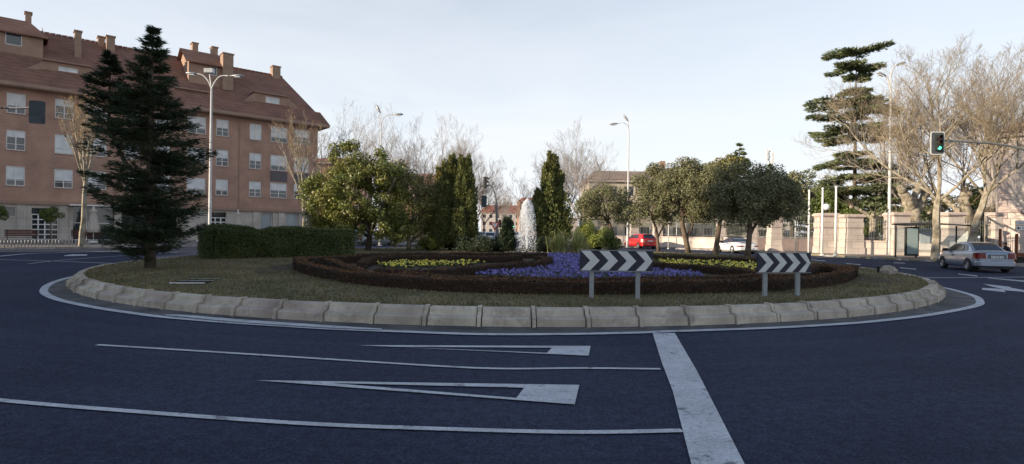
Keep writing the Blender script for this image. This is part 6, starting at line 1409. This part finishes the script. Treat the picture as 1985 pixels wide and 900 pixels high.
def parasol(u, q, label, vt):
    s = FX(u, 450, -q)[0]; p = FP(s, q); z = .17+(.5-.13)*(8.5-q)/8.5+G(p.x, p.y)*.4; r = empty('parasol', (p.x, p.y, z), label, 'parasol', 'closed parasols of the terrace'); zt = W(u, vt, p.y).z-z
    MB().lathe([(.34, 0), (.34, .10), (.30, .14), (.06, .16)], 14).build('base', M_white, r); MB().tube([(0, 0, .1), (0, 0, zt-.08)], .028, 8).build('pole', M_pole, r)
    n = 16; prof = [(.06, zt), (.10, zt-.22), (.24, zt-.30), (.13, zt-.42), (.19, zt-.75), (.24, zt-1.2), (.33, zt-1.65), (.36, zt-1.95), (.28, zt-2.0)]; vs = []
    for i, (rr_, zz) in enumerate(prof): vs += [(rr_*(1+.28*(-1)**k*(i > 1))*math.cos(2*math.pi*k/n), rr_*(1+.28*(-1)**k*(i > 1))*math.sin(2*math.pi*k/n), zz) for k in range(n)]
    MB().add(vs, [(i*n+k, i*n+(k+1) % n, (i+1)*n+(k+1) % n, (i+1)*n+k) for i in range(len(prof)-1) for k in range(n)]+[tuple(range(n))[::-1]]).build('canopy', M_canvas, r, True)
    MB().ball((0, 0, zt+.04), .05, n=6).build('finial', M_white, r)
parasol(181, 4.6, 'closed cream parasol on a white base left of the fir', 401); parasol(389, 4.0, 'closed cream parasol just left of the twin-armed lamp', 406); parasol(461, 4.0, 'closed cream parasol between the lamp and the shop windows', 408)
def ball_tree(u, q, vc, rp, label):
    s = FX(u, 450, -q)[0]; p = FP(s, q); z = .4; c = W(u, vc, p.y); k = rp*p.y/F; rgt = np.random.default_rng(int(abs(u))+400); cl = crown_clumps(rgt, tuple(c), (k*.75, k*.75, k*.65), 14, k*.3, k*.45, .9, -.9)
    leafy_tree('topiary_tree', (p.x, p.y, z), label, 'tree', cl, 3500, .09, M_dbush, M_barko, [([Vector((p.x, p.y, z)), Vector((c.x, p.y, c.z-k*.3))], [.05, .04])], 'round clipped trees before the flats', 500+int(abs(u)), limbs=3)
ball_tree(99, 4.2, 415, 20, 'small round clipped tree in front of the glazed door'); ball_tree(-8, 4.2, 415, 18, 'small round clipped tree cut by the left edge')
for i in range(26):
    s = FX(2+i*6.6, 478, -8.0)[0]; p = FP(s, 8.0)
    r = empty('hoop_rail', (p.x, p.y, G(p.x, p.y)+.14), 'low grey hoop in the row along the left kerb before the brick flats', 'hoop rail', 'low hoops along the kerb', FANG); w = .19
    MB().tube([(-w, 0, 0), (-w, 0, .42), (-w*.8, 0, .50), (w*.8, 0, .50), (w, 0, .42), (w, 0, 0)], .02, 6).build('hoop', M_galv, r, True); MB().box(-w, w, -.012, .012, .2, .23).build('crossbar', M_galv, r)
# bicycles / scooter under the fir line
def bicycle(u, q, label):
    s = FX(u, 460, -q)[0]; p = FP(s, q); r = empty('bicycle', (p.x, p.y, .38), label, 'bicycle', 'bicycles before the shop', FANG+.2)
    for x in (-.52, .52):
        w = MB(); w.tube([(x+.33*math.cos(2*math.pi*k/20), 0, .34+.33*math.sin(2*math.pi*k/20)) for k in range(21)], .018, 5)
        for k in range(8): a = 2*math.pi*k/8; w.tube([(x, 0, .34), (x+.33*math.cos(a), 0, .34+.33*math.sin(a))], .004, 3)
        w.build('wheel', M_tyre, r)
    f = MB(); f.tube([(-.52, 0, .34), (-.05, 0, .32), (.38, 0, .80), (-.18, 0, .80), (-.52, 0, .34)], .016, 5); f.tube([(-.05, 0, .32), (-.22, 0, .92)], .016, 5); f.tube([(.52, 0, .34), (.36, 0, .98)], .016, 5); f.build('frame', M_dmetal, r)
    MB().bbox(-.34, -.1, -.06, .06, .92, .98, .02).build('saddle', M_dmetal, r); MB().tube([(.28, -.25, 1.0), (.36, 0, .98), (.28, .25, 1.0)], .014, 5).build('handlebar', M_galv, r)
bicycle(214, 4.4, 'dark bicycle parked nearest the closed parasol'); bicycle(245, 4.2, 'dark bicycle parked behind the fir')

# ------------------------------------------------------------------ fountain, rock, spotlight
fx0, fy0 = X(1022, 28.2), 28.2; g = IZ(fx0, fy0)
fb = empty('fountain', (fx0, fy0, g), 'low round fountain basin under the tall white water jet', 'fountain')
MB().lathe([(1.1, -.1), (1.1, .05), (1.0, .05), (1.0, -.02), (.02, -.02)], 28).build('basin', M_conc, fb); MB().lathe([(.99, .02), (.01, .021)], 28).build('basin_water', mat('water', (.05, .08, .09), rough=.05, spec=.8), fb); MB().lathe([(.05, .05), (.035, .25)], 10).build('nozzle', M_dmetal, fb)
rgf = np.random.default_rng(71); topz = W(1022, 389, 28.2).z-g; pts = []; sz = []; kk_ = 28.2/F
def env(h): return np.interp(h, [0, .05, .35, .7, .88, .95, 1], [25, 24.5, 22, 18, 14, 9, 1])*kk_*.74
n = 3000; h = rgf.random(n)**.7; a = rgf.random(n)*2*np.pi; q = np.abs(rgf.normal(size=n))*.30*(.45+.55*h)+.03; r_ = env(h)*1.05*np.minimum(q*(.5+1.1*h**2), .95)   # rising core
pts.append(np.stack([r_*np.cos(a), r_*np.sin(a), .12+h*topz*.99], 1)); sz.append(.009+.015*rgf.random(n)*(.4+.6*h))
n = 5200; h = rgf.random(n)**.75; a = rgf.random(n)*2*np.pi; th = (np.floor(a/(2*np.pi)*40)+rgf.normal(size=n)*.2)/40*2*np.pi     # falling threads
fade = rgf.random(n) < (.35+.65*np.abs(np.sin(h*11+np.floor(a/(2*np.pi)*40)*2.1))); r_ = env(h)*(.45+.72*rgf.random(n)**.9); r_ = r_[fade]; th = th[fade]; h = h[fade]
pts.append(np.stack([r_*np.cos(th), r_*np.sin(th), .06+h*topz], 1)); sz.append((.006+.011*rgf.random(len(h)))*(.8+.5*h))
n = 1300; h = .70+.30*rgf.random(n)**.8; a = rgf.random(n)*2*np.pi; r_ = env(h)*rgf.random(n)**.5; pts.append(np.stack([r_*np.cos(a), r_*np.sin(a), .08+h*topz], 1)); sz.append(.010+.014*rgf.random(n))
pts = np.vstack(pts); sz = np.concatenate(sz); n = len(pts)
oc = np.array([[1, 0, 0], [0, 1, 0], [-1, 0, 0], [0, -1, 0], [0, 0, 1.7], [0, 0, -1.7]]); tri_ = [(0, 1, 4), (1, 2, 4), (2, 3, 4), (3, 0, 4), (1, 0, 5), (2, 1, 5), (3, 2, 5), (0, 3, 5)]
vt = np.stack([pts+oc[i]*sz[:, None] for f in tri_ for i in f], 1).reshape(-1, 3)
Mw = mat('white_water', (.86, .90, .95), rough=.2, spec=.6); Mw.node_tree.nodes['Principled BSDF'].inputs['Alpha'].default_value = .5
wt = np_mesh('water_jet', vt, 3, Mw); wt.location = (fx0, fy0, g); tag(wt, 'tall white foaming jet of water with falling drops', 'water jet', kind='stuff')
rp = P(1722, 533, IZ); rk_ = MB(); rk_.ball((0, 0, .12), .22, (1.25, .9, .8), 10); rgr = random.Random(4); rk_.v = [(x*(1+rgr.uniform(-.13, .13)), y*(1+rgr.uniform(-.13, .13)), z*(1+rgr.uniform(-.12, .12))) for x, y, z in rk_.v]
ro = rk_.build('boulder', mat('limestone', (.46, .40, .33), (.22, .19, .16), 9, .95, .6, 25)); ro.location = rp; tag(ro, 'pale pitted boulder on the lawn at the right tip of the island', 'boulder')
sl_ = P(1708, 531, IZ); so = empty('spotlight', sl_, 'small black ground spotlight beside the pale boulder', 'spotlight', rz=.3); MB().prism([(-.09, -.07, .03), (.07, -.07, .03), (.11, -.07, .24), (-.12, -.07, .24)], (0, .14, 0)).build('housing', M_dmetal, so); MB().box(-.02, .02, -.02, .02, 0, .03).build('foot', M_dmetal, so)
